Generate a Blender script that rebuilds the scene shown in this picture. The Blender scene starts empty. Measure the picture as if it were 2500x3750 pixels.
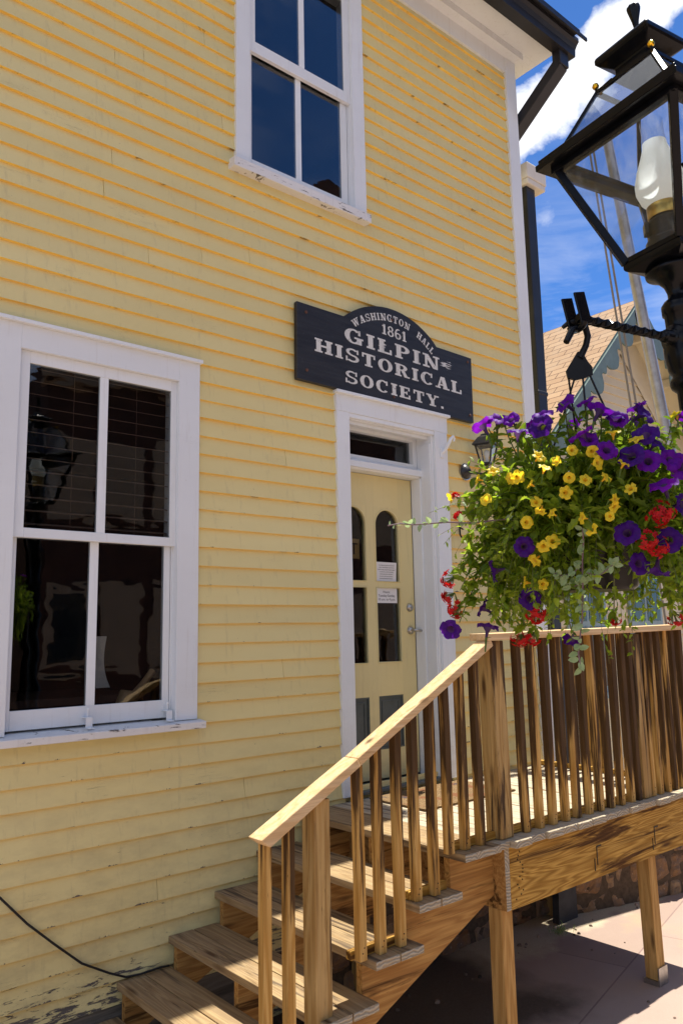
import bpy, bmesh, math, random
from mathutils import Vector, Matrix, noise as mnoise
C = bpy.context.scene
COL = C.collection
rnd = random.Random(7)

# ------------------------------------------------------------------ camera
cam_d = bpy.data.cameras.new("camera"); cam = bpy.data.objects.new("camera", cam_d); COL.objects.link(cam)
cam_d.sensor_fit = 'HORIZONTAL'; cam_d.sensor_width = 36; cam_d.lens = 2902.07 * 36 / 2500
cam_d.clip_start = .05; cam_d.clip_end = 2000
Rv, Uv, Fv = Vector((.76337424, -.64565394, -.01976771)), Vector((-.08366689, -.12917346, .98808606)), Vector((.64051512, .75262555, .15262755))
CAM = Vector((.26898, -4.19204, 1.72452))
cam.matrix_world = Matrix(((Rv.x, Uv.x, -Fv.x, CAM.x), (Rv.y, Uv.y, -Fv.y, CAM.y), (Rv.z, Uv.z, -Fv.z, CAM.z), (0, 0, 0, 1)))
C.camera = cam

# ------------------------------------------------------------------ light
SUN = Vector((.387, 0.0, 1.0)).normalized()
sl = bpy.data.lights.new("sun", 'SUN'); so = bpy.data.objects.new("sun", sl); COL.objects.link(so)
sl.energy = 4.4; sl.angle = math.radians(.5); sl.color = (1.0, .96, .87)
so.rotation_euler = SUN.to_track_quat('Z', 'Y').to_euler()
C.view_settings.view_transform = 'Standard'; C.view_settings.look = 'None'
C.view_settings.exposure = 1.16; C.view_settings.gamma = 1
try: C.view_settings.use_curve_mapping = False
except Exception: pass

class NT:
    """small helper to write node trees"""
    def __init__(s, tree): s.t = tree; s.n = tree.nodes; s.l = tree.links
    def node(s, typ, **kw):
        n = s.n.new(typ)
        for k, v in kw.items():
            if k.startswith('i_'):
                n.inputs[k[2:].replace('_', ' ')].default_value = v
            else: setattr(n, k, v)
        return n
    def link(s, a, b): s.l.new(a, b)
    def val(s, inp, v):
        if isinstance(v, bpy.types.NodeSocket): s.link(v, inp)
        else: inp.default_value = v
    def math(s, op, a, b=None, c=None, clamp=False):
        n = s.n.new('ShaderNodeMath'); n.operation = op; n.use_clamp = clamp
        s.val(n.inputs[0], a)
        if b is not None: s.val(n.inputs[1], b)
        if c is not None: s.val(n.inputs[2], c)
        return n.outputs[0]
    def vmath(s, op, a, b=None, out=0):
        n = s.n.new('ShaderNodeVectorMath'); n.operation = op
        s.val(n.inputs[0], a)
        if b is not None: s.val(n.inputs[1] if op != 'SCALE' else n.inputs['Scale'], b)
        return n.outputs[out]
    def mix(s, f, a, b):
        n = s.n.new('ShaderNodeMix'); n.data_type = 'RGBA'
        s.val(n.inputs[0], f)
        for i, v in ((6, a), (7, b)):
            if not isinstance(v, bpy.types.NodeSocket): v = (v[0], v[1], v[2], 1)
            s.val(n.inputs[i], v)
        return n.outputs[2]
    def map(s, v, a, b, c=0.0, d=1.0):
        n = s.n.new('ShaderNodeMapRange'); s.val(n.inputs[0], v)
        n.inputs[1].default_value = a; n.inputs[2].default_value = b; n.inputs[3].default_value = c; n.inputs[4].default_value = d
        return n.outputs[0]
    def noise(s, vec, scale=5, detail=4, rough=.55, dist=0, w=None, out=0):
        n = s.n.new('ShaderNodeTexNoise')
        if w is not None: n.noise_dimensions = '4D'; s.val(n.inputs['W'], w)
        s.val(n.inputs['Vector'], vec); n.inputs['Scale'].default_value = scale; n.inputs['Detail'].default_value = detail
        n.inputs['Roughness'].default_value = rough; n.inputs['Distortion'].default_value = dist
        return n.outputs[out]
    def scale(s, vec, sc, loc=(0, 0, 0), rot=(0, 0, 0)):
        n = s.n.new('ShaderNodeMapping'); s.val(n.inputs['Vector'], vec); n.inputs['Scale'].default_value = sc
        n.inputs['Location'].default_value = loc; n.inputs['Rotation'].default_value = rot
        return n.outputs[0]
    def sep(s, v):
        n = s.n.new('ShaderNodeSeparateXYZ'); s.val(n.inputs[0], v); return n.outputs

# ------------------------------------------------------------------ world: physical sky with clouds, some added out of view as fill
W = bpy.data.worlds.new("World"); C.world = W; W.use_nodes = True
w = NT(W.node_tree); bgn = W.node_tree.nodes['Background']
sky = w.node('ShaderNodeTexSky', sky_type='NISHITA'); sky.sun_disc = False
sky.sun_elevation = math.atan2(1, .387); sky.sun_rotation = math.radians(90); sky.altitude = 2600; sky.ozone_density = 2.2; sky.dust_density = .4
tc = w.node('ShaderNodeTexCoord'); d = w.vmath('NORMALIZE', tc.outputs['Generated'])
def band(p, q, rad, soft):
    p = Vector(p); q = Vector(q); u = (q - p); L = u.length; u.normalize()
    r = w.vmath('SUBTRACT', d, tuple(p)); t = w.math('MINIMUM', w.math('MAXIMUM', w.vmath('DOT_PRODUCT', r, tuple(u), 1), 0.0), L)
    pr = w.vmath('SCALE', tuple(u), t); return w.vmath('LENGTH', w.vmath('SUBTRACT', r, pr), None, 1)
n1 = w.noise(w.scale(d, (1, 1, 1.3)), 11, 10, .60, .15)
n2 = w.noise(w.scale(d, (1, 1, 2.4), (3, 1, 0)), 3.2, 7, .6, .8)
b1 = w.map(band((.668, .515, .53), (.716, .318, .635), .05, .05), .004, .064, 1.0, 0.0)
big = w.map(w.math('ADD', w.math('MULTIPLY', n1, .85), w.math('MULTIPLY', b1, .58)), .70, .82)
b2 = w.map(band((.735, .49, .468), (.737, .487, .44), .05, .05), .0, .05, 1.0, 0.0)
sm = w.map(w.math('ADD', w.math('MULTIPLY', n1, .8), w.math('MULTIPLY', b2, .30)), .52, .80, 0, .75)
# faint high veil near the horizon side; cumulus out of view is added as white fill for the facade
zz = w.sep(d)[2]
veil = w.math('MULTIPLY', w.map(w.noise(w.scale(d, (1, 1, 4), (0, 0, 0), (0, .5, 0)), 5, 8, .6, .6), .40, .75, 0, .50), w.map(zz, .60, .30, 0, 1))
side = w.map(w.sep(d)[0], .50, .10, 0, 1)
fill_clouds = w.math('MULTIPLY', w.map(n2, .44, .56, 0, .88), side)
cl = w.math('MAXIMUM', w.math('MAXIMUM', big, sm), w.math('MAXIMUM', veil, fill_clouds), clamp=True)
cc = w.mix(w.noise(w.scale(d, (1, 1, 1.5)), 16, 5, .5), (7.6, 7.9, 8.6), (10.5, 10.5, 10.5))
tint = w.vmath('MULTIPLY', sky.outputs[0], (.54, .92, 1.36))
w.link(w.mix(cl, tint, cc), bgn.inputs[0]); bgn.inputs[1].default_value = .060

# ------------------------------------------------------------------ materials
def new(name):
    m = bpy.data.materials.new(name); m.use_nodes = True
    t = NT(m.node_tree); b = m.node_tree.nodes['Principled BSDF']
    return m, t, b
def setc(b, t, col, rough=.6, spec=.4, metal=0):
    t.val(b.inputs['Base Color'], col if isinstance(col, bpy.types.NodeSocket) else (*col, 1))
    t.val(b.inputs['Roughness'], rough); b.inputs['Specular IOR Level'].default_value = spec; b.inputs['Metallic'].default_value = metal
def bump(t, b, h, dist=.003, strength=.6):
    n = t.node('ShaderNodeBump'); n.inputs['Distance'].default_value = dist; n.inputs['Strength'].default_value = strength
    t.link(h, n.inputs['Height']); t.link(n.outputs[0], b.inputs['Normal'])

def plain(name, col, rough=.6, spec=.4, metal=0, var=.12, sc=12, bmp=0):
    m, t, b = new(name); co = t.node('ShaderNodeTexCoord').outputs['Object']
    n = t.noise(co, sc, 5, .6)
    c = t.mix(t.map(n, .3, .7), [x * (1 - var) for x in col], [min(1, x * (1 + var)) for x in col])
    setc(b, t, c, rough, spec, metal)
    if bmp: bump(t, b, n, bmp, .5)
    return m

def paint(name, base, old, chips=1.0, wall=False, bias=0.0, grime=(.30, .24, .15)):
    """brushed old paint: slight tone shifts, dirt streaks, chipped spots that bare grey wood low on the wall"""
    m, t, b = new(name); geo = t.node('ShaderNodeNewGeometry'); P = geo.outputs['Position']; s = t.sep(P)
    big = t.noise(t.scale(P, (.8, .8, 1.6)), 1.2, 4, .6)
    c = t.mix(t.map(big, .3, .7), base, old)
    isl = geo.outputs['Random Per Island']
    c = t.mix(t.math('MULTIPLY', t.map(isl, 0, 1), .30), c, [x * .74 for x in base])
    drip = t.noise(t.scale(P, (30, 30, 2.2)), 1, 5, .65)
    c = t.mix(t.map(drip, .57, .76, 0, .26), c, grime)
    spot = t.noise(P, 34, 3, .7)
    c = t.mix(t.map(spot, .72, .76, 0, .7), c, grime)
    low = t.map(s[2], 1.5, -.3, 0, 1)
    dirt = t.noise(t.scale(P, (4, 4, 9)), 1, 6, .7)
    c = t.mix(t.math('MULTIPLY', t.map(dirt, .42, .72, 0, .5), low), c, (.26, .20, .12))
    chipn = t.noise(t.scale(P, (7, 7, 48)), 1, 6, .72, .5)
    thr = t.math('ADD', t.math('MULTIPLY', t.map(s[2], 1.6, -.1, 0, 1), .135 * chips), t.map(s[2], 3, 1.6, -.02, 0))
    if wall:
        lo_ = t.math('GREATER_THAN', s[2], 3.414)
        f1 = t.math('FRACT', t.math('DIVIDE', t.math('SUBTRACT', 13.414, s[2]), .115)); f1 = t.math('FRACT', t.math('DIVIDE', t.math('SUBTRACT', 3.414 + .115 * 40, s[2]), .115))
        f2 = t.math('FRACT', t.math('DIVIDE', t.math('SUBTRACT', 3.414 + .1112 * 60, s[2]), .1112))
        fe = t.math('ADD', t.math('MULTIPLY', f1, t.math('SUBTRACT', 1.0, lo_)), t.math('MULTIPLY', f2, lo_))
        edge = t.map(fe, .86, .985, 0, 1)
        en = t.noise(t.scale(P, (11, 11, 9)), 1, 6, .72)
        lowz = t.map(s[2], 5.5, .0, -.03, .115)
        edgem = t.math('MULTIPLY', t.map(t.math('ADD', t.math('ADD', en, lowz), t.math('MULTIPLY', edge, .14)), .815, .84), t.math('GREATER_THAN', edge, .05))
        bounce_band = t.math('MULTIPLY', t.map(fe, .0, .16, 1, 0), .45)
        c = t.mix(bounce_band, c, (.82, .58, .16))  # warm light bounced between the laps, painted just below each board edge
    worst = t.math('MULTIPLY', t.map(s[2], .12, -.12, 0, .12), 1.0)
    mask = t.map(t.math('ADD', t.math('ADD', chipn, thr), worst), .765, .785)
    if bias: mask = t.map(t.math('ADD', chipn, bias), .765, .785)
    if wall: mask = t.math('MAXIMUM', mask, edgem)
    crack = t.noise(t.scale(P, (2.0, 2.0, 110), (1, 0, 3)), 1, 4, .6, .8)
    cm = t.math('MULTIPLY', t.map(t.math('ABSOLUTE', t.math('SUBTRACT', crack, .5)), .004, 0, 0, 1), t.map(t.noise(t.scale(P, (2, 2, 6)), 1, 2), .60, .66))
    mask = t.math('MAXIMUM', mask, t.math('MULTIPLY', cm, .75 * chips))
    bare = t.mix(t.noise(t.scale(P, (3, 3, 90)), 1, 4), (.05, .045, .04), (.16, .14, .12))
    c = t.mix(mask, c, bare)
    setc(b, t, c, .55, .35)
    h = t.math('SUBTRACT', t.math('ADD', t.math('MULTIPLY', t.noise(t.scale(P, (9, 9, 160)), 1, 5, .6), .25), t.math('MULTIPLY', t.noise(P, 60, 3), .12)), t.math('MULTIPLY', mask, .6))
    bump(t, b, h, .0025, .8)
    return m

def wood(name, axis, light, mid, dark, stain=.5, grey=0.0, top=None, split=True, rings=62.0):
    """sawn lumber, the grain along the axis; stain = how much weather-darkened wood"""
    m, t, b = new(name); co = t.node('ShaderNodeTexCoord').outputs['Object']; rn = t.node('ShaderNodeObjectInfo').outputs['Random']
    wv = t.math('MULTIPLY', rn, 37.0)
    def sc(al, ac):
        v = [ac, ac, ac]; v[axis] = al; return tuple(v)
    g = t.noise(t.scale(co, sc(.55, 7)), 1, 3, .5, .3, wv)
    ring = t.math('SINE', t.math('MULTIPLY', g, rings))
    fine = t.noise(t.scale(co, sc(3, 150)), 1, 5, .6, 0, wv)
    c = t.mix(t.map(ring, -1, 1), mid, light)
    c = t.mix(t.map(fine, .35, .68, .45, 0), c, [x * .45 for x in mid])
    patch = t.noise(t.scale(co, sc(.9, 15)), 1, 6, .60, .7, wv)
    if stain > 0:
        src = patch
        if top is not None:
            z = t.sep(co)[2]; src = t.math('ADD', patch, t.map(z, top[0], top[1], -.18, .135))
        sm_ = t.map(src, .65 - .2 * stain, .72 - .2 * stain, 0, .93)
        c = t.mix(sm_, c, t.mix(t.map(ring, -1, 1), [x * .6 for x in dark], dark))
    if grey > 0:
        c = t.mix(t.map(t.noise(t.scale(co, sc(2, 20)), 1, 5, .65, 0, wv), .35, .65, grey * .4, grey), c, (.36, .32, .26))
    knots = t.node('ShaderNodeTexVoronoi'); t.link(t.scale(co, sc(1.7, 8.0), (0, 0, 0)), knots.inputs['Vector']); knots.inputs['Scale'].default_value = 1
    kn = t.map(knots.outputs['Distance'], .05, .16, 1, 0)
    c = t.mix(t.math('MULTIPLY', kn, .85), c, (.06, .025, .01))
    if split:
        ck = t.noise(t.scale(co, sc(1.2, 60), (5, 2, 1)), 1, 3, .5, .2, wv)
        cr = t.map(t.math('ABSOLUTE', t.math('SUBTRACT', ck, .5)), .006, .0, 0, 1)
        cr = t.math('MULTIPLY', cr, t.map(t.noise(t.scale(co, sc(2, 10)), 1, 2, .5, 0, wv), .5, .6))
        c = t.mix(t.math('MULTIPLY', cr, .85), c, (.02, .012, .006))
    setc(b, t, c, .75, .12)
    bump(t, b, t.math('ADD', t.math('MULTIPLY', fine, .5), t.math('MULTIPLY', ring, .12)), .002, .8)
    return m

def endgrain(name):
    m, t, b = new(name); co = t.node('ShaderNodeTexCoord').outputs['Object']; s = t.sep(co)
    x = t.math('SUBTRACT', t.math('FRACT', t.math('DIVIDE', s[0], .145)), .5)
    off = t.noise(t.scale(co, (5, 0, 0)), 1, 1)
    x = t.math('MULTIPLY', t.math('ADD', x, t.math('MULTIPLY', t.math('SUBTRACT', off, .5), 1.2)), .145)
    n = t.noise(co, 22, 4)
    r = t.math('SQRT', t.math('ADD', t.math('MULTIPLY', x, x), t.math('POWER', t.math('ADD', t.math('FRACT', t.math('MULTIPLY', s[2], 1.0)), t.math('MULTIPLY', t.math('SUBTRACT', n, .5), .03)), 2.0)))
    ring = t.math('SINE', t.math('MULTIPLY', r, 400.0))
    c = t.mix(t.map(ring, -.6, .8), (.27, .235, .175), (.44, .395, .305))
    c = t.mix(t.map(t.noise(co, 14, 4), .45, .7, 0, .5), c, (.42, .30, .16))
    setc(b, t, c, .8, .2); bump(t, b, ring, .0025, .7)
    return m

def glass(name, tint=(1, 1, 1), refl=1.0, wavy=.0, dirt=.0, rough=.0):
    m = bpy.data.materials.new(name); m.use_nodes = True; t = NT(m.node_tree); m.node_tree.nodes.remove(m.node_tree.nodes['Principled BSDF'])
    out = m.node_tree.nodes['Material Output']
    gg = t.node('ShaderNodeNewGeometry'); cs = t.math('ABSOLUTE', t.vmath('DOT_PRODUCT', gg.outputs['Incoming'], gg.outputs['Normal'], 1))
    frs = t.math('ADD', .045, t.math('MULTIPLY', .955, t.math('POWER', t.math('SUBTRACT', 1.0, cs, clamp=True), 5.0)))
    gl = t.node('ShaderNodeBsdfGlossy'); gl.inputs['Roughness'].default_value = rough; tr = t.node('ShaderNodeBsdfTransparent')
    tr.inputs[0].default_value = (*tint, 1)
    co = t.node('ShaderNodeTexCoord').outputs['Object']
    if wavy:
        bp = t.node('ShaderNodeBump'); bp.inputs['Distance'].default_value = wavy; bp.inputs['Strength'].default_value = 1
        t.link(t.noise(t.scale(co, (1.2, 1, 3.0)), 2.2, 2, .4), bp.inputs['Height']); t.link(bp.outputs[0], gl.inputs['Normal'])
    mx = t.node('ShaderNodeMixShader'); t.link(t.math('MULTIPLY', frs, refl, clamp=True), mx.inputs[0])
    t.link(tr.outputs[0], mx.inputs[1]); t.link(gl.outputs[0], mx.inputs[2]); last = mx.outputs[0]
    if dirt:
        df = t.node('ShaderNodeBsdfTranslucent'); df.inputs[0].default_value = (.8, .8, .78, 1)
        df2 = t.node('ShaderNodeBsdfDiffuse'); df2.inputs[0].default_value = (.7, .7, .68, 1)
        a = t.node('ShaderNodeMixShader'); a.inputs[0].default_value = .5; t.link(df.outputs[0], a.inputs[1]); t.link(df2.outputs[0], a.inputs[2])
        m2 = t.node('ShaderNodeMixShader')
        f = t.math('ADD', t.map(t.noise(t.scale(co, (1, 1, .5)), 9, 7, .7, 1.2), .46, .8, 0, dirt * 2.2), t.map(t.noise(co, 160, 2), .66, .72, 0, dirt * 1.2))
        t.link(f, m2.inputs[0]); t.link(last, m2.inputs[1]); t.link(a.outputs[0], m2.inputs[2]); last = m2.outputs[0]
    t.link(last, out.inputs[0]); return m

def leafy(name, col, col2, trans=.5, rough=.5, vein=False, spec=.4):
    m = bpy.data.materials.new(name); m.use_nodes = True; t = NT(m.node_tree); b = m.node_tree.nodes['Principled BSDF']
    out = m.node_tree.nodes['Material Output']; geo = t.node('ShaderNodeNewGeometry'); r = geo.outputs['Random Per Island']
    c = t.mix(r, col, col2)
    c = t.mix(t.map(t.noise(geo.outputs['Position'], 90, 3), .4, .7, 0, .35), c, [x * .5 for x in col])
    setc(b, t, c, rough, spec)
    tl = t.node('ShaderNodeBsdfTranslucent'); t.link(t.vmath('MULTIPLY', c, (1.5, 1.45, 1.2)), tl.inputs[0])
    mx = t.node('ShaderNodeMixShader'); mx.inputs[0].default_value = trans
    t.link(b.outputs[0], mx.inputs[1]); t.link(tl.outputs[0], mx.inputs[2]); t.link(mx.outputs[0], out.inputs[0]); return m

YEL = (.775, .665, .315); YEL2 = (.72, .60, .265)
M = {}
M['yellow'] = paint('yellow_clapboard_paint', YEL, YEL2, 1.0, True)
M['sill_white'] = paint('peeling_sill_paint', (.82, .82, .81), (.70, .70, .70), .3, bias=.165, grime=(.38, .34, .30))
m, t, b = new('bounce_lit_yellow_paint'); P = t.node('ShaderNodeNewGeometry').outputs['Position']
c = t.mix(t.map(t.noise(t.scale(P, (2.2, 2, 8)), 1, 5, .65), .35, .68), (.95, .68, .13), (.80, .50, .11))
c = t.mix(t.map(t.noise(t.scale(P, (5, 5, 11)), 1, 6, .7), .60, .66, 0, .85), c, (.20, .12, .05)); setc(b, t, c, .5, .3); M['yellow_bounce'] = m   # warm ground bounce painted onto the board undersides, with grime patches
M['white'] = paint('white_trim_paint', (.80, .84, .87), (.73, .76, .78), .45, grime=(.42, .38, .33))
M['door'] = paint('yellow_door_paint', (.76, .66, .34), (.72, .61, .30), .2)
M['slate'] = plain('slate_green_paint', (.075, .09, .088), .45, .5, 0, .2, 8)
M['black_metal'] = plain('black_metal', (.003, .0035, .005), .24, .20, 0, .5, 20, .0008)
M['gutter'] = plain('dark_gutter', (.016, .016, .019), .40, .3, 0, .2, 6)
M['steel'] = plain('brushed_steel', (.45, .44, .42), .33, .5, 1, .2, 30)
M['brass'] = plain('aged_brass', (.55, .36, .09), .35, .5, 1, .2, 20)
M['gold'] = plain('gold_leaf', (.85, .48, .03), .18, .5, 1, .2, 30)
GL = glass('window_glass', (.75, .77, .78), 1.25, .0016)
GLU = glass('window_glass_upper', (.75, .77, .78), 2.3, .0006)
M['pane'] = GL; M['pane_up'] = GLU
M['lantern_glass'] = glass('lantern_glass', (.93, .95, .97), 1.3, 0, .035)
M['clear'] = glass('clear_lamp_glass', (.92, .94, .95), 1.6, 0, .02)
M['roof_glass'] = glass('milky_lantern_glass', (.72, .76, .82), 1.3, 0, .10)
M['dark'] = plain('dim_interior', (.012, .009, .008), .8, .2, 0, .3, 3)
M['interior'] = M['dark']
PT_L, PT_M, PT_D = (.66, .41, .13), (.47, .25, .055), (.045, .018, .005)
M['wood_z'] = wood('stained_lumber_upright', 2, PT_L, PT_M, PT_D, .66, .05, (.62, 1.65))
M['wood_zl'] = wood('lumber_post', 2, (.56, .34, .12), (.42, .23, .07), PT_D, .16, .0)
M['wood_zp'] = wood('lumber_newel', 2, (.54, .36, .14), (.38, .22, .065), (.04, .016, .005), .66, .08, (-.1, 2.7))
M['wood_x'] = wood('beam_lumber', 0, (.60, .36, .085), (.33, .17, .030), (.075, .028, .008), .55, .0, rings=150)
M['rail'] = wood('fresh_rail_lumber', 0, (.74, .54, .31), (.66, .44, .22), (.45, .25, .10), .10, .0, split=False)
M['rail_side'] = M['rail']
M['deck'] = wood('weathered_deck_boards', 1, (.60, .50, .34), (.47, .37, .23), (.16, .10, .05), .35, .45)
M['tread'] = wood('weathered_tread', 1, (.40, .275, .13), (.28, .175, .075), (.07, .038, .016), .55, .18, rings=90)
M['string'] = wood('stringer_lumber', 0, (.48, .27, .085), (.34, .17, .05), (.09, .04, .012), .5, .0, rings=90)
M['end'] = endgrain('weathered_end_grain')

# ------------------------------------------------------------------ mesh building
WMX = {}
class MB:
    def __init__(s): s.v = []; s.f = []; s.m = []; s.sm = []
    def add(s, vs, fs, m=0, smooth=False):
        o = len(s.v); s.v += [Vector(v) for v in vs]
        for i, f in enumerate(fs):
            s.f.append([o + k for k in f]); s.m.append(m[i] if isinstance(m, (list, tuple)) else m); s.sm.append(smooth)
        return s
    def box(s, x0, x1, y0, y1, z0, z1, m=0, mend=None, axis=1, M4=None):
        vs = [(x0, y0, z0), (x1, y0, z0), (x1, y1, z0), (x0, y1, z0), (x0, y0, z1), (x1, y0, z1), (x1, y1, z1), (x0, y1, z1)]
        if M4 is not None: vs = [M4 @ Vector(v) for v in vs]
        fs = [(0, 3, 2, 1), (4, 5, 6, 7), (0, 1, 5, 4), (2, 3, 7, 6), (1, 2, 6, 5), (3, 0, 4, 7)]
        mm = [m] * 6
        if mend is not None:
            for k in {2: (0, 1), 1: (2, 3), 0: (4, 5)}[axis]: mm[k] = mend
        return s.add(vs, fs, mm)
    def beam(s, p, q, w_, h_, up=(0, 0, 1), m=0, mend=None, w2=None, h2=None):
        p = Vector(p); q = Vector(q); a = (q - p).normalized(); u = Vector(up); r = a.cross(u).normalized(); u = r.cross(a).normalized()
        w2 = w_ if w2 is None else w2; h2 = h_ if h2 is None else h2
        vs = [c + r * sx * ww / 2 + u * sz * hh / 2 for c, ww, hh in ((p, w_, h_), (q, w2, h2)) for sx, sz in ((-1, -1), (1, -1), (1, 1), (-1, 1))]
        fs = [(0, 3, 2, 1), (4, 5, 6, 7), (0, 1, 5, 4), (1, 2, 6, 5), (2, 3, 7, 6), (3, 0, 4, 7)]
        mm = [m] * 6
        if mend is not None: mm[0] = mm[1] = mend
        return s.add(vs, fs, mm)
    def tube(s, pts, rad, n=8, m=0, cap=True):
        pts = [Vector(p) for p in pts]; rad = rad if isinstance(rad, (list, tuple)) else [rad] * len(pts)
        vs = []; fs = []; prev = None
        for i, p in enumerate(pts):
            a = (pts[min(i + 1, len(pts) - 1)] - pts[max(i - 1, 0)]).normalized()
            r = (prev - a * prev.dot(a)) if prev is not None else a.orthogonal()
            r.normalize(); prev = r; u = a.cross(r)
            vs += [p + (r * math.cos(2 * math.pi * k / n) + u * math.sin(2 * math.pi * k / n)) * rad[i] for k in range(n)]
        for i in range(len(pts) - 1):
            for k in range(n): fs.append((i * n + k, i * n + (k + 1) % n, (i + 1) * n + (k + 1) % n, (i + 1) * n + k))
        s.add(vs, fs, m, True)
        if cap:
            s.add(vs[:n], [tuple(reversed(range(n)))], m); s.add(vs[-n:], [tuple(range(n))], m)
        return s
    def lathe(s, prof, c=(0, 0, 0), n=24, m=0, flute=0, smooth=True, rot=0):
        c = Vector(c); vs = []; fs = []
        for r, z in prof:
            for k in range(n):
                a = 2 * math.pi * k / n + rot; rr = r * (1 - flute * (k % 2)); vs.append(c + Vector((rr * math.cos(a), rr * math.sin(a), z)))
        for i in range(len(prof) - 1):
            for k in range(n): fs.append((i * n + k, i * n + (k + 1) % n, (i + 1) * n + (k + 1) % n, (i + 1) * n + k))
        s.add(vs, fs, m, smooth)
        for i, rev in ((0, True), (len(prof) - 1, False)):
            if prof[i][0] > 1e-4:
                idx = list(range(n)); s.add(vs[i * n:(i + 1) * n], [tuple(reversed(idx)) if rev else tuple(idx)], m)
        return s
    def prism(s, poly, y0, y1, m=0, plane='xz'):
        """extrude a 2D outline"""
        def P(a, b, y): return {'xz': (a, y, b), 'yz': (y, a, b), 'xy': (a, b, y)}[plane]
        n = len(poly); vs = [P(a, b, y0) for a, b in poly] + [P(a, b, y1) for a, b in poly]
        return s.add(vs, [tuple(range(n)), tuple(reversed(range(n, 2 * n)))] + [(k, k + n, (k + 1) % n + n, (k + 1) % n) for k in range(n)], m)
    def build(s, name, mats, parent=None, bevel=0, seg=1, fix=True, local=False):
        me = bpy.data.meshes.new(name); vs = s.v
        if parent is not None and not local:
            inv = WMX.get(parent.name, Matrix()).inverted(); vs = [inv @ v for v in vs]
        me.from_pydata([tuple(v) for v in vs], [], s.f)
        mats = mats if isinstance(mats, (list, tuple)) else [mats]
        for mm in mats: me.materials.append(mm)
        for p, k, q in zip(me.polygons, s.m, s.sm): p.material_index = k; p.use_smooth = q
        if fix:
            b = bmesh.new(); b.from_mesh(me); bmesh.ops.recalc_face_normals(b, faces=b.faces[:]); b.to_mesh(me); b.free()
        me.update()
        o = bpy.data.objects.new(name, me); COL.objects.link(o)
        if parent is not None: o.parent = parent; WMX[o.name] = WMX.get(parent.name, Matrix())
        if bevel:
            md = o.modifiers.new('bevel', 'BEVEL'); md.width = bevel; md.segments = seg; md.limit_method = 'ANGLE'; md.angle_limit = .7
        return o

def tag(o, label=None, cat=None, group=None, kind=None):
    if label: o['label'] = label
    if cat: o['category'] = cat
    if group: o['group'] = group
    if kind: o['kind'] = kind
    return o
def thing(name, label, cat, loc=(0, 0, 0), mat=None, group=None):
    o = bpy.data.objects.new(name, None); COL.objects.link(o); o.empty_display_size = .1
    mw = Matrix.Translation(loc) if mat is None else mat
    o.matrix_world = mw; WMX[o.name] = mw.copy()
    return tag(o, label, cat, group)

# ------------------------------------------------------------------ the ground
GZ = -.53
m, t, b = new('red_concrete_paving'); P = t.node('ShaderNodeNewGeometry').outputs['Position']
rot = t.scale(P, (1, 1, 1), (0, 0, 0), (0, 0, math.radians(-14)))
br = t.node('ShaderNodeTexBrick'); t.link(rot, br.inputs['Vector']); br.inputs['Scale'].default_value = 1; br.offset = .37
br.inputs['Brick Width'].default_value = 1.9; br.inputs['Row Height'].default_value = 1.15; br.inputs['Mortar Size'].default_value = .006
br.inputs['Color1'].default_value = (.31, .225, .175, 1); br.inputs['Color2'].default_value = (.36, .265, .21, 1); br.inputs['Mortar'].default_value = (.20, .13, .11, 1)
c = t.mix(t.map(t.noise(P, 1.3, 6, .65), .35, .7, 0, .5), br.outputs[0], (.28, .19, .15))
c = t.mix(t.map(t.noise(P, 260, 2), .60, .72, 0, .5), c, (.50, .38, .32))
c = t.mix(t.map(t.noise(P, 34, 3, .7), .70, .76, 0, .6), c, (.10, .07, .05))
c = t.mix(t.map(t.noise(t.scale(P, (1, 1, 1), (4, 2, 0)), .8, 4, .6), .62, .72, 0, .5), c, (.45, .30, .15))
sp = t.sep(P)
sand = t.map(t.math('ADD', sp[1], t.math('MULTIPLY', t.math('SUBTRACT', t.noise(P, 5, 4), .5), .5)), -.50, -.38)
c = t.mix(sand, c, t.mix(t.noise(P, 90, 4), (.30, .24, .15), (.52, .44, .31)))
soil_shade = t.math('MULTIPLY', t.map(t.math('ADD', sp[0], t.math('MULTIPLY', t.noise(P, 3, 4), .6)), 5.2, 4.9), t.map(t.math('ADD', sp[1], t.math('MULTIPLY', t.noise(P, 4, 4), .4)), -1.05, -.8))
c = t.mix(soil_shade, c, t.mix(t.noise(P, 60, 4), (.06, .045, .03), (.14, .10, .07)))  # dark earth under the porch, painted to deepen the shade there too
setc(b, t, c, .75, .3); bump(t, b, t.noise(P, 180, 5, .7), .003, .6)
g = MB()
xs = [-120, -30, -8, -2, 0, 2, 4, 6, 8, 12, 30, 150]; ys = [-120, -40, -16, -8, -4, -2, 0, 3, 8, 30, 150]
g.add([(x, y, GZ) for y in ys for x in xs], [(j * len(xs) + i, j * len(xs) + i + 1, (j + 1) * len(xs) + i + 1, (j + 1) * len(xs) + i) for j in range(len(ys) - 1) for i in range(len(xs) - 1)])
tag(g.build('ground', m), kind='structure')

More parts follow.
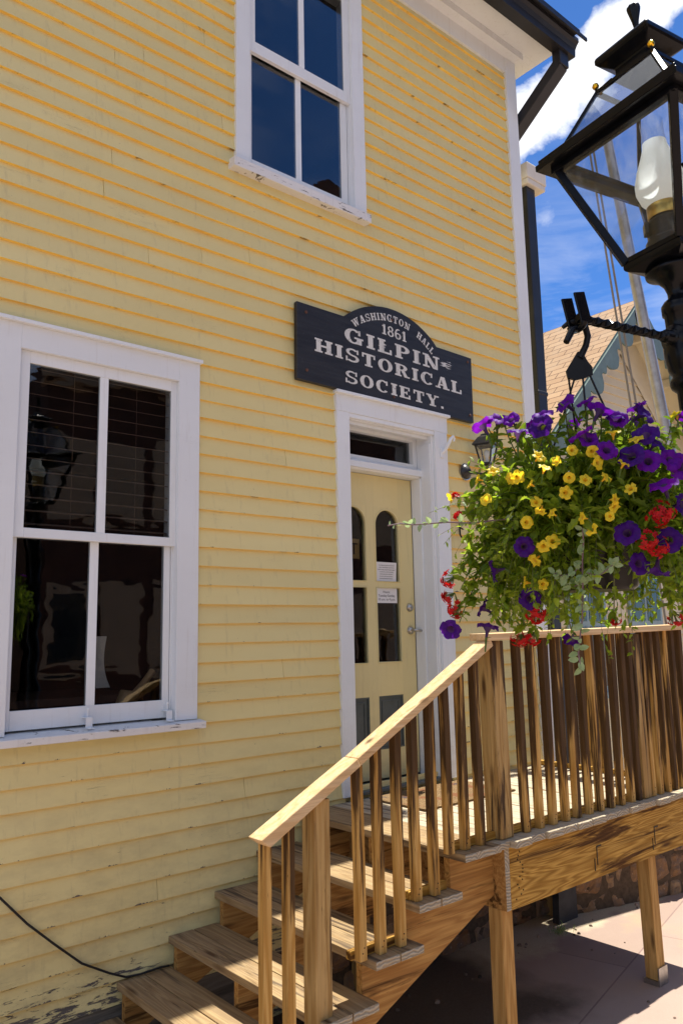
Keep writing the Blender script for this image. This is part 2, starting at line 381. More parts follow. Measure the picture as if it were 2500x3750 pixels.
# ------------------------------------------------------------------ the yellow hall
hall = thing('clapboard_hall', 'two-storey yellow clapboard hall with white trim and black gutters, filling the left of the view', 'building', (0, 0, GZ))
BX0, BX1 = -3.2, 5.99
ZB = -.16                                            # foot of the siding
edges = []                                           # heights of the lower edge of each board
z = 3.414
while z > ZB: edges.append(z); z -= .115
z = 3.414 + .1112
while z < 7.03: edges.append(z); z += .1112
edges.sort()
OPEN = [(1.50, 2.62, 1.24, 3.38), (2.98, 4.07, 4.86, 6.84), (3.82, 4.88, .60, 3.40)]
sid = MB()
def board_run(x0, x1, za, zb, zlo, zhi, jy):
    """one length of clapboard between zlo..zhi (a board spans za..zb), its lower edge standing proud"""
    n = max(1, int((x1 - x0) / .22)); vs = []; fs = []
    def yy(z): return .002 - .022 * (1 - (z - za) / (zb - za)) + jy
    for i in range(n + 1):
        x = x0 + (x1 - x0) * i / n
        wz = .0030 * mnoise.noise(Vector((x * 1.7, za * 9, 1))); wy = .0022 * mnoise.noise(Vector((x * 1.1, za * 7, 5)))
        dz = wz if zlo <= za + 1e-6 else 0
        vs += [(x, .02, zlo + dz), (x, yy(zlo) + wy, zlo + dz), (x, yy(zhi) + wy, zhi)]
    for i in range(n):
        a = i * 3; b_ = a + 3; fs += [(a, b_, b_ + 1, a + 1), (a + 1, b_ + 1, b_ + 2, a + 2)]
    fs += [(0, 1, 2), (n * 3, n * 3 + 2, n * 3 + 1)]
    sid.add(vs, fs, [1, 0] * n + [0, 0])
for k, za in enumerate(edges):
    zb = edges[k + 1] + .012 if k + 1 < len(edges) else 7.05
    r = random.Random(k * 13 + 5)
    cuts = [BX0]; x = BX0 + r.uniform(1.2, 4.8)
    while x < BX1 - .6: cuts.append(x); x += r.uniform(3.0, 5.2)
    cuts.append(BX1)
    for i in range(len(cuts) - 1):
        jy = r.uniform(-.0012, .0012) - (.004 if r.random() < .04 else 0)
        segs = [(cuts[i] + .0012, cuts[i + 1] - .0012)]
        for (ox0, ox1, oz0, oz1) in OPEN:
            if zb <= oz0 or za >= oz1: continue
            out = []
            for a, e in segs:
                if e <= ox0 or a >= ox1: out.append((a, e)); continue
                if a < ox0: out.append((a, ox0))
                if e > ox1: out.append((ox1, e))
                mx0, mx1 = max(a, ox0), min(e, ox1)
                if za < oz0: board_run(mx0, mx1, za, zb, za, oz0, jy)
                if zb > oz1: board_run(mx0, mx1, za, zb, oz1, zb, jy)
            segs = out
        for a, e in segs:
            if e - a > .004: board_run(a, e, za, zb, za, zb, jy)
sid.build('clapboard_siding', [M['yellow'], M['yellow_bounce']], hall, fix=False)
# backing, side wall and rotten bottom board
wl = MB()
wl.box(BX1, 6.139, .02, 9, GZ, 7.2)
wl.box(-3.2, -3.1, .02, 9, GZ, 7.2); wl.box(-3.1, BX1, 8.9, 9, GZ, 7.2)
wl.box(-3.1, BX1, .03, .06, GZ, .70); wl.box(-3.1, 1.40, .03, .06, .7, 7.0); wl.box(5.05, BX1, .03, .06, .7, 7.0)
wl.box(1.40, 5.05, .03, .06, 3.55, 4.80); wl.box(2.70, 3.70, .03, .06, .7, 3.55); wl.box(-3.1, BX1, .03, .06, 6.95, 7.2)
wl.build('wall', M['yellow'], hall)
sk = MB(); sk.box(-3.2, 3.9, -.012, .03, -.40, ZB + .02)
sk.build('skirt_board', wood('rotten_grey_board', 0, (.15, .13, .11), (.09, .078, .065), (.03, .026, .022), .5, .3), hall)
# foundation of rough stone
m, t, b = new('rubble_stone'); P = t.node('ShaderNodeNewGeometry'); isl = P.outputs['Random Per Island']; P = P.outputs['Position']
c = t.mix(isl, (.26, .13, .055), (.38, .26, .15)); c = t.mix(t.map(t.noise(P, 14, 6, .65), .4, .7), c, (.16, .12, .10))
c = t.mix(t.map(t.noise(P, 50, 4), .62, .75, 0, .6), c, (.55, .46, .36)); setc(b, t, c, .85, .2)
bump(t, b, t.noise(P, 22, 7, .7), .03, 1.0); M['stone'] = m
M['mortar'] = plain('old_mortar', (.09, .065, .045), .9, .1, 0, .3, 30, .004)
def rubble(mb, p0, p1, z0, z1, seed, h=.19):
    """courses of irregular stones along p0-p1, bulging out to the right-hand side of that direction"""
    r = random.Random(seed); p0 = Vector((p0[0], p0[1], 0)); p1 = Vector((p1[0], p1[1], 0)); a = (p1 - p0); L = a.length; a.normalize(); nrm = Vector((a.y, -a.x, 0))
    z = z0
    while z < z1 - .03:
        hh = min(r.uniform(.7, 1.35) * h, z1 - z); x = -.05
        while x < L:
            ww = r.uniform(.14, .42); cx = x + ww / 2; d_ = r.uniform(.03, .075)
            vs = []; fs = []; nu, nv = 7, 6; an_ = r.uniform(-.16, .16); k1_ = r.uniform(-1, 1); k2_ = r.uniform(-1, 1)
            for j in range(nv + 1):
                for i in range(nu + 1):
                    u = i / nu * 2 - 1; v = j / nv * 2 - 1
                    e = max(0, (1 - abs(u) ** 4)) * max(0, (1 - abs(v) ** 4))
                    uu = u * ww * .48 * (1 - .14 * k1_ * v); vv = v * hh * .47 * (1 + .22 * k2_ * u); q = p0 + a * (cx + uu * math.cos(an_) - vv * math.sin(an_)) + Vector((0, 0, z + hh / 2 + vv * math.cos(an_) + uu * math.sin(an_)))
                    nn = mnoise.noise(q * 16) * .030 + mnoise.noise(q * 6) * .04 + (mnoise.cell(q * 7) - .5) * .022
                    vs.append(q + nrm * (d_ * e ** .5 + nn * e - .01) + Vector((0, 0, nn * .6)))
            for j in range(nv):
                for i in range(nu): k = j * (nu + 1) + i; fs.append((k, k + 1, k + nu + 2, k + nu + 1))
            mb.add(vs, fs, 0, False); x += ww * .97
        z += hh
    c_ = (p0 + p1) / 2
    q = [p0 - nrm * .06, p1 - nrm * .06, p1 + nrm * .008, p0 + nrm * .008]
    mb.add([v + Vector((0, 0, z0)) for v in q] + [v + Vector((0, 0, z1)) for v in q], [(0, 1, 5, 4), (1, 2, 6, 5), (2, 3, 7, 6), (3, 0, 4, 7), (4, 5, 6, 7), (3, 2, 1, 0)], 1)
fd = MB(); rubble(fd, (3.5, -.03), (6.12, -.03), GZ - .02, .28, 3); fd.build('stone_foundation', [M['stone'], M['mortar']], hall, fix=False)
# corner board, frieze, soffit
cb = MB(); cb.box(5.986, 6.139, -.032, .02, GZ + .55, 7.186); cb.build('corner_board', M['white'], hall, .002)
fz = MB(); fz.box(-3.2, 5.985, -.026, .03, 7.030, 7.186)
fz.box(-3.2, 6.16, -.115, .03, 7.188, 7.255)
fz.build('frieze_board', M['white'], hall)
sf = MB(); sf.add([(-3.2, -.115, 7.256), (6.40, -.115, 7.256), (6.40, -.39, 7.256), (-3.2, -.39, 7.256), (-3.2, -.115, 7.275), (6.40, -.115, 7.275), (6.40, -.39, 7.275), (-3.2, -.39, 7.275)],
                  [(0, 1, 2, 3), (4, 7, 6, 5), (0, 4, 5, 1), (1, 5, 6, 2), (2, 6, 7, 3), (3, 7, 4, 0)])
sf.box(6.161, 6.40, -.114, .4, 7.256, 7.275); sf.build('soffit', M['white'], hall)
gt = MB()
prof = [(-.392, 7.13), (-.392, 7.30), (-.545, 7.30), (-.548, 7.26), (-.525, 7.235), (-.505, 7.20), (-.50, 7.13)]
gt.prism(prof, -3.2, 6.455, 0, 'yz')
gt.build('gutter', M['gutter'], hall)
rf = MB()
rf.prism([(-.60, 7.305), (-.60, 7.325), (3.2, 9.2), (7, 7.3)], -3.2, 6.40, 0, 'yz')
rf.prism([(-.60, 7.27), (-.60, 7.304), (-.57, 7.304), (-.585, 7.27)], -3.2, 6.52, 0, 'yz')
rf.build('roof', M['gutter'], hall)
dsp = MB()
dsp.box(6.235, 6.375, -.475, -.385, 6.985, 7.16)
def elbow(p, q, w0, d0): dsp.beam(p, q, w0, d0, (0, 0, 1))
dsp.beam((6.305, -.43, 7.015), (6.20, .34, 6.32), .14, .10, (0, 0, 1))
dsp.beam((6.20, .32, 6.40), (6.20, .32, 5.2), .12, .09, (0, 1, 0))
dsp.build('downspout', M['gutter'], hall, .006)

# --- windows
def frame_of(mb, X0, X1, Z0, Z1, panes, y0, y1):
    """a sash: rails, stiles and muntins round the panes (x0,x1,z0,z1)"""
    px0 = panes[0][0]; px1 = panes[-1][1]; pz0 = min(p[2] for p in panes); pz1 = max(p[3] for p in panes)
    mb.box(X0, px0, y0, y1, Z0, Z1); mb.box(px1, X1, y0, y1, Z0, Z1)
    mb.box(px0, px1, y0 + .0004, y1, Z0, pz0); mb.box(px0, px1, y0 + .0004, y1, pz1, Z1)
    for a, b_ in zip(panes[:-1], panes[1:]): mb.box(a[1], b_[0], y0 + .002, y1 - .004, pz0, pz1)
def make_window(oL, iL, iR, oR, sill0, sill1, iT, cap0, meet, up, lo, lz0, cap=True, up_glass=False, sx=(-.03, .03)):
    fr = MB()
    fr.box(oL, iL, -.034, .022, sill1, cap0); fr.box(iR, oR, -.034, .022, sill1, cap0)
    fr.box(iL, iR, -.0335, .022, iT, cap0)
    if cap: fr.box(oL - .012, oR + .008, -.062, .02, cap0, cap0 + .022)
    # jambs and parting stops
    fr.box(iL - .03, iL, .023, .14, sill1, iT); fr.box(iR, iR + .03, .023, .14, sill1, iT); fr.box(iL, iR, .023, .14, iT, iT + .03)
    fr.box(iL, iL + .012, .0235, .028, sill1, meet); fr.box(iR - .012, iR, .0235, .028, sill1, meet)
    fr.box(iL, iL + .028, -.012, .0, meet, iT - .001) if False else None
    wd = fr.build('window', M['white'], hall, .0015)
    sl_ = MB()
    a, e = oL + sx[0] - .0, oR + sx[1]
    sl_.add([(a, -.085, sill0), (e, -.085, sill0), (e, .12, sill0 + .01), (a, .12, sill0 + .01), (a, -.087, sill1 - .012), (e, -.087, sill1 - .012), (e, .12, sill1 + .014), (a, .12, sill1 + .014)],
            [(0, 3, 2, 1), (4, 5, 6, 7), (0, 1, 5, 4), (2, 3, 7, 6), (1, 2, 6, 5), (3, 0, 4, 7)])
    sl_.build('sill', M['sill_white'], wd, .003)
    u = MB(); frame_of(u, iL, iR, meet, iT, up, -.006, .026); u.build('sash', M['white'], wd, .002)
    l = MB(); frame_of(l, iL + .012, iR - .012, lz0, lo[0][3] + .03, lo, .029, .062); l.build('sash', M['white'], wd, .002)
    for ps, y in ((up, .002), (lo, .037)):
        for (x0, x1, z0, z1) in ps:
            p = MB(); p.box(x0 - .004, x1 + .004, y, y + .003, z0 - .004, z1 + .004)
            p.build('pane', M['pane_up'] if up_glass else M['pane'], wd)
    return wd
w1 = make_window(1.455, 1.597, 2.537, 2.678, 1.205, 1.256, 3.268, 3.401, 2.257,
                 [(1.656, 2.051, 2.308, 3.203), (2.101, 2.499, 2.308, 3.203)], [(1.636, 2.034, 1.372, 2.262), (2.083, 2.485, 1.372, 2.262)], 1.273)
w2 = make_window(2.943, 3.055, 4.005, 4.124, 4.816, 4.895, 6.745, 6.865, 5.800,
                 [(3.118, 3.511, 5.888, 6.68), (3.560, 3.943, 5.888, 6.68)], [(3.110, 3.499, 4.998, 5.85), (3.548, 3.931, 4.998, 5.85)], 4.92, up_glass=True, sx=(-.045, .0))
for x in (2.03, 2.50):                                # little bolted clips on the lower sill
    c_ = MB()
    c_.box(x - .018, x + .018, -.03, -.026, 1.262, 1.312); c_.box(x - .018, x + .018, -.028, .03, 1.312, 1.316); c_.box(x - .018, x + .018, -.055, -.03, 1.258, 1.262)
    c_.tube([(x, -.005, 1.30), (x, -.005, 1.352)], .0055, 8); c_.lathe([(.009, 0), (.009, .008), (.006, .012)], (x, -.005, 1.352), 6)
    c_.build('sash_clip', M['white'], w1)
# dim rooms behind the windows
rm = MB()
def room(x0, x1, y0, y1, z0, z1, holes):
    """inner faces of a room; holes in the street wall are left open"""
    rm.add([(x0, y0, z0), (x1, y0, z0), (x1, y1, z0), (x0, y1, z0), (x0, y0, z1), (x1, y0, z1), (x1, y1, z1), (x0, y1, z1)],
           [(0, 1, 2, 3), (4, 7, 6, 5), (1, 5, 6, 2), (3, 2, 6, 7), (0, 3, 7, 4)])
    xs_ = sorted({x0, x1} | {h[0] for h in holes} | {h[1] for h in holes}); zs_ = sorted({z0, z1} | {h[2] for h in holes} | {h[3] for h in holes})
    for a, b_ in zip(xs_[:-1], xs_[1:]):
        for c_, d_ in zip(zs_[:-1], zs_[1:]):
            mx, mz = (a + b_) / 2, (c_ + d_) / 2
            if any(h[0] < mx < h[1] and h[2] < mz < h[3] for h in holes): continue
            rm.add([(a, y0, c_), (b_, y0, c_), (b_, y0, d_), (a, y0, d_)], [(0, 1, 2, 3)])
room(-.5, 5.5, .141, 4, .66, 3.5, [(1.567, 2.567, 1.25, 3.298), (3.84, 4.80, .68, 3.36)])
room(1.5, 5.5, .141, 4, 4.6, 6.95, [(3.025, 4.035, 4.90, 6.775)])
rm.build('room_interior', M['dark'], hall, fix=False)

# --- door with its casing, transom and recess
dw = MB()
dw.box(3.782, 3.901, -.034, .02, .655, 3.300); dw.box(4.790, 4.933, -.034, .02, .650, 3.300)
dw.box(3.778, 4.937, -.036, .02, 3.300, 3.425); dw.box(3.765, 4.950, -.066, .02, 3.425, 3.447)
dw.box(3.84, 3.870, -.01, .26, .66, 3.27); dw.box(4.766, 4.789, -.012, .26, .66, 3.27); dw.box(3.870, 4.766, -.012, .26, 3.262, 3.299)
dw.box(3.902, 4.789, -.030, -.013, 3.268, 3.2995); dw.box(3.870, 4.765, .02, .06, 3.236, 3.2615)
dw.box(4.742, 4.765, .10, .20, .66, 2.935); dw.box(4.752, 4.7655, -.005, .10, .66, 3.2)
dw.box(3.871, 3.885, .10, .20, .66, 2.935)
dcs = dw.build('door_frame', M['white'], hall, .002)
tb = MB(); tb.prism([(.085, 2.945), (.085, 2.99), (.10, 3.004), (.26, 3.012), (.26, 2.933), (.115, 2.933), (.105, 2.945)], 3.871, 4.7645, 0, 'yz')
tb.build('transom_bar', M['white'], dcs)
ts = MB(); frame_of(ts, 3.872, 4.764, 3.013, 3.261, [(3.915, 4.722, 3.052, 3.235)], .145, .20); ts.build('transom_sash', M['white'], dcs, .002)
tp = MB(); tp.box(3.91, 4.728, .188, .191, 3.048, 3.24); tp.build('pane', M['pane'], dcs)
th = MB(); th.box(3.865, 4.77, -.02, .27, .645, .668); th.build('threshold', M['slate'], dcs, .004)
DY0, DY1 = .205, .245
dr = MB()
xL0, xL1, xR0, xR1 = 3.995, 4.245, 4.340, 4.590; dX0, dX1 = 3.874, 4.740
dr.box(dX0, xL0, DY0, DY1, .682, 2.929); dr.box(xL1, xR0, DY0, DY1, .682, 2.929); dr.box(xR1, dX1, DY0, DY1, .682, 2.929)
for x0, x1 in ((xL0, xL1), (xR0, xR1)):
    dr.box(x0, x1, DY0, DY1, 2.69, 2.929); dr.box(x0, x1, DY0, DY1, 2.068, 2.115); dr.box(x0, x1, DY0, DY1, 1.266, 1.510); dr.box(x0, x1, DY0, DY1, .682, .884)
    xc = (x0 + x1) / 2; r_ = (x1 - x0) / 2; zc_ = 2.672 - r_; N = 20
    arc = [(xc + r_ * math.cos(math.pi * k / N), zc_ + r_ * math.sin(math.pi * k / N)) for k in range(N + 1)]
    for k in range(N):
        (ax, az), (bx, bz) = arc[k], arc[k + 1]
        dr.add([(ax, DY0, az), (bx, DY0, bz), (bx, DY0, 2.69), (ax, DY0, 2.69)], [(0, 1, 2, 3)]); dr.add([(ax, DY0, az), (bx, DY0, bz), (bx, DY1, bz), (ax, DY1, az)], [(0, 3, 2, 1)])
    # bead mouldings round the lights
    bead = [(x0, zc_)] + [(x0, 2.115)] + [(x1, 2.115)] + [(x1, zc_)] + arc[1:]
    dr.tube([(a, DY0, b_) for a, b_ in bead], .007, 6, 0, False)
    for q in ([(x0, 1.51), (x1, 1.51), (x1, 2.068), (x0, 2.068), (x0, 1.51)],): dr.tube([(a, DY0, b_) for a, b_ in q], .007, 6, 0, False)
door = dr.build('door', M['door'], hall, fix=False)
for x0, x1 in ((xL0, xL1), (xR0, xR1)):
    for z0, z1 in ((2.11, 2.675), (1.505, 2.072)):
        p = MB(); p.box(x0 - .002, x1 + .002, DY0 + .02, DY0 + .023, z0, z1); p.build('pane', M['pane'], door)
    p = MB(); p.box(x0, x1, DY0 + .012, DY1 - .004, .884, 1.266)
    p.add([(x0 + a, DY0 + y, .884 + a) for a, y in ((.0, .004),)] , []) if False else None
    for a, y0 in ((0, .002), (.035, .006)):
        p.box(x0 + a, x1 - a, DY0 + y0, DY0 + .012, .884 + a, .884 + a + .012); p.box(x0 + a, x1 - a, DY0 + y0, DY0 + .012, 1.266 - a - .012, 1.266 - a)
        p.box(x0 + a, x0 + a + .012, DY0 + y0 + .0005, DY0 + .012, .896 + a, 1.254 - a); p.box(x1 - a - .012, x1 - a, DY0 + y0 + .0005, DY0 + .012, .896 + a, 1.254 - a)
    p.build('panel', M['slate'], door)
def rosette(x, z, r=.032):
    o = MB(); Mx = Matrix.Translation((x, DY0, z)) @ Matrix.Rotation(math.pi / 2, 4, 'X')
    k = MB(); k.lathe([(r, 0), (r * .97, .010), (r * .72, .016), (r * .70, .022), (r * .3, .024)], (0, 0, 0), 24)
    o.add([Mx @ v for v in k.v], k.f, 0, True); return o
o = rosette(4.684, 1.920); o.box(4.682, 4.686, DY0 - .026, DY0 - .022, 1.912, 1.928); o.build('deadbolt', M['steel'], door)
o = rosette(4.684, 1.745); o.tube([(4.684, DY0 - .02, 1.745), (4.684, DY0 - .055, 1.745), (4.70, DY0 - .066, 1.745), (4.735, DY0 - .068, 1.741), (4.775, DY0 - .066, 1.744)], [.011, .011, .012, .010, .012], 10)
o.build('lever_handle', M['steel'], door)

# --- papers on the door glass, wooden notice inside
def stroke_text(mb, txt, x0, z, h, y, m=0, font=None):
    cu = bpy.data.curves.new('t', 'FONT'); cu.body = txt; cu.size = h; cu.extrude = .0003; cu.space_line = 1.05
    cu.align_x = 'CENTER'; ob = bpy.data.objects.new('t', cu); COL.objects.link(ob); dg = bpy.context.evaluated_depsgraph_get()
    me = bpy.data.meshes.new_from_object(ob.evaluated_get(dg))
    mb.add([(x0 + v.co.x, y - v.co.z, z + v.co.y) for v in me.vertices], [tuple(p.vertices) for p in me.polygons], m)
    bpy.data.objects.remove(ob); bpy.data.curves.remove(cu); bpy.data.meshes.remove(me)
M['paper'] = plain('white_paper', (.74, .74, .76), .7, .3, 0, .03, 8)
M['ink'] = plain('black_ink', (.03, .03, .035), .7, .2)
pn = MB(); pn.box(4.344, 4.562, DY0 + .008, DY0 + .009, 1.953, 2.070); stroke_text(pn, "Hours:\nTuesday-Sunday\n10 a.m. to 4 p.m.", 4.452, 2.028, .0265, DY0 + .0075, 1)
tag(pn.build('paper_notice', [M['paper'], M['ink']], fix=False), 'white paper listing the opening hours, on the lower right door pane', 'notice', 'papers on the door')
pn = MB()
nz = 8; curve = [(DY0 + .010 - .010 * (k / nz) ** 2, 2.117 + .146 * k / nz) for k in range(nz + 1)]
for (ya, za_), (yb_, zb_) in zip(curve[:-1], curve[1:]): pn.add([(4.346, ya, za_), (4.560, ya, za_), (4.560, yb_, zb_), (4.346, yb_, zb_)], [(0, 1, 2, 3)])
for i, ln in enumerate(("For the safety of our guests and staff, the front", "office is closed until further notice. We look", "forward to seeing you again. We ask your patience", "in the name of our town for any outings,", "scheduled tours and our volunteers. If", "you need to reach us you can send us a", "note at the address below. Thank you.")):
    stroke_text(pn, ln, 4.452, 2.236 - i * .0165, .0088, DY0 - .001 + .0015 * i - (.0 if i > 1 else .001), 1)
tag(pn.build('paper_notice', [M['paper'], M['ink']], fix=False), 'curling typed letter on white paper, inside the arched right door pane', 'notice', 'papers on the door')
ow = MB(); ow.box(3.90, 4.222, DY0 + .05, DY0 + .065, 2.285, 2.432)
stroke_text(ow, "OUT", 4.072, 2.315, .125, DY0 + .0485, 1)
tag(ow.build('wooden_placard', [plain('tan_board', (.46, .29, .10), .6), M['ink']], fix=False), 'tan wooden placard lettered OUT behind the arched left door pane', 'placard')

# --- things seen dimly inside the lower window
bl = MB()
for k in range(13): 
    z_ = 3.20 - k * .072; bl.add([(1.60, .070, z_), (2.53, .070, z_), (2.53, .112, z_ + .013), (1.60, .112, z_ + .013), (1.60, .070, z_ + .003), (2.53, .070, z_ + .003), (2.53, .112, z_ + .016), (1.60, .112, z_ + .016)], [(0, 1, 2, 3), (4, 7, 6, 5), (0, 4, 5, 1), (2, 6, 7, 3)])
for x in (1.93, 2.31): bl.tube([(x, .068, 2.30), (x, .068, 3.26)], .0012, 5)
tag(bl.build('window_blind', plain('dark_wooden_slats', (.20, .12, .075), .5)), 'brown slatted blind drawn behind the upper panes of the ground-floor window', 'blind')
pp = MB()
for k in range(6):
    a, e = k / 6, (k + 1) / 6
    f_ = lambda s_: (2.115 + .05 * s_ ** 3, .16 + .05 * s_ + .02 * math.sin(s_ * 3), 1.74 - .29 * s_)
    p_, q_ = f_(a), f_(e); pp.add([p_, (p_[0] + .085, p_[1], p_[2]), (q_[0] + .085, q_[1], q_[2]), q_], [(0, 1, 2, 3)])
tag(pp.build('paper_leaflet', plain('grey_leaflet', (.48, .48, .46), .7), fix=False), 'curled pale leaflet standing on the sill inside the ground-floor window', 'leaflet')
ch = MB(); ch.tube([(2.28, .20, 1.30), (2.34, .20, 1.40), (2.40, .21, 1.40), (2.46, .22, 1.46), (2.53, .24, 1.53)], [.02, .045, .025, .02, .02], 10)
tag(ch.build('carved_wooden_arm', plain('honey_wood', (.42, .26, .12), .5)), 'curved honey-coloured wooden arm in the lower right corner of the ground-floor window', 'wooden arm')
tb_ = MB(); tb_.box(.7, 2.5, .30, 1.1, 1.36, 1.40); tb_.box(.75, .83, .35, .43, .66, 1.36); tb_.box(2.40, 2.48, .35, .43, .66, 1.36)
tag(tb_.build('display_table', plain('dark_table_wood', (.10, .05, .03), .5)), 'dark wooden table just inside the ground-floor window', 'table')

# ------------------------------------------------------------------ the name board
M['sign_black'] = None
m, t, b = new('weathered_sign_black'); P = t.node('ShaderNodeNewGeometry').outputs['Position']
c = t.mix(t.map(t.noise(t.scale(P, (3, 3, 30)), 1, 5), .35, .7), (.013, .013, .014), (.028, .028, .030))
c = t.mix(t.map(t.noise(P, 60, 4, .7), .66, .72, 0, .6), c, (.11, .11, .12))
def spot_mask(cx, cz, rx, rz):
    q = t.scale(P, (1 / rx, 1, 1 / rz), (-cx / rx, 0, -cz / rz)); s_ = t.sep(q)
    return t.map(t.math('SQRT', t.math('ADD', t.math('MULTIPLY', s_[0], s_[0]), t.math('MULTIPLY', s_[2], s_[2]))), .2, 1, 1, 0)
scr = t.noise(t.scale(P, (14, 14, 120)), 1, 5, .7)
msk = t.math('MAXIMUM', t.math('MAXIMUM', spot_mask(4.93, 3.865, .13, .06), t.math('MULTIPLY', spot_mask(4.22, 3.87, .09, .07), .9)), t.math('MULTIPLY', spot_mask(4.40, 4.0, .16, .06), .62))
c = t.mix(t.map(t.math('ADD', scr, t.math('MULTIPLY', msk, .30)), .74, .78), c, (.60, .60, .58))
setc(b, t, c, .5, .4); bump(t, b, t.noise(t.scale(P, (4, 4, 60)), 1, 5), .003, .6)
M['sign_black'] = m
m, t, b = new('worn_sign_lettering'); P = t.node('ShaderNodeNewGeometry').outputs['Position']
c = t.mix(t.map(t.noise(t.scale(P, (30, 30, 6)), 1, 5, .65), .50, .75, 0, .65), (.66, .66, .63), (.28, .28, .28))
c = t.mix(t.map(t.noise(P, 60, 4, .7), .62, .68, 0, .75), c, (.09, .09, .10)); setc(b, t, c, .55, .35)
M['sign_white'] = m
sgn = thing('name_board', 'black arched wooden name board with worn white lettering, fixed above the door', 'sign', (4.33, 0, 3.44))
N = 26; x_l, x_r = 3.848, 4.826; zs_ = 4.005; cx_ = (x_l + x_r) / 2; hw = (x_r - x_l) / 2; rise = .185
R_ = (hw * hw + rise * rise) / (2 * rise); zc0 = zs_ + rise - R_; a0 = math.asin(hw / R_)
out = [(3.416, 3.452), (5.244, 3.432), (5.250, 3.992), (x_r, 3.998)] + [(cx_ + R_ * math.sin(a0 - 2 * a0 * k / N), zc0 + R_ * math.cos(a0 - 2 * a0 * k / N)) for k in range(1, N)] + [(x_l, 4.010), (3.420, 4.012)]
sb = MB(); sb.prism(out, -.058, -.022); sb.build('board', M['sign_black'], sgn, .004)
for x, z_ in ((3.50, 3.95), (3.50, 3.53), (5.20, 3.95), (5.20, 3.49), (4.33, 3.49), (4.33, 4.10)):
    k = MB(); k.lathe([(.012, 0), (.012, .004), (.006, .007)], (0, 0, 0), 10); Mx = Matrix.Translation((x, -.058, z_)) @ Matrix.Rotation(math.pi / 2, 4, 'X')
    q = MB(); q.add([Mx @ v for v in k.v], k.f); q.build('bolt', plain('rusty_bolt', (.10, .045, .03), .7), sgn)
# slab-serif capitals made of strips; coordinates in a box one unit high
S_, T_, B_ = .27, .13, .13                           # stem, thin stroke, serif thickness
def rect(x0, x1, z0, z1): return [(x0, z0), (x1, z0), (x1, z1), (x0, z1)]
def arcs(cx, cz, rx, rz, wx, wz, a, b_, n=16):
    """ring sector between outer and inner ellipse"""
    o_ = []
    for k in range(n):
        p, q = math.radians(a + (b_ - a) * k / n), math.radians(a + (b_ - a) * (k + 1) / n)
        o_.append([(cx + rx * math.cos(p), cz + rz * math.sin(p)), (cx + rx * math.cos(q), cz + rz * math.sin(q)), (cx + (rx - wx) * math.cos(q), cz + (rz - wz) * math.sin(q)), (cx + (rx - wx) * math.cos(p), cz + (rz - wz) * math.sin(p))])
    return o_
def stem(x, w_=S_, z0=0, z1=1, e=.09): return [rect(x, x + w_, z0, z1), rect(x - e, x + w_ + e, z0, z0 + B_), rect(x - e, x + w_ + e, z1 - B_, z1)]
def slant(xa, za, xb, zb_, w_): return [(xa, za), (xa + w_, za), (xb + w_, zb_), (xb, zb_)]
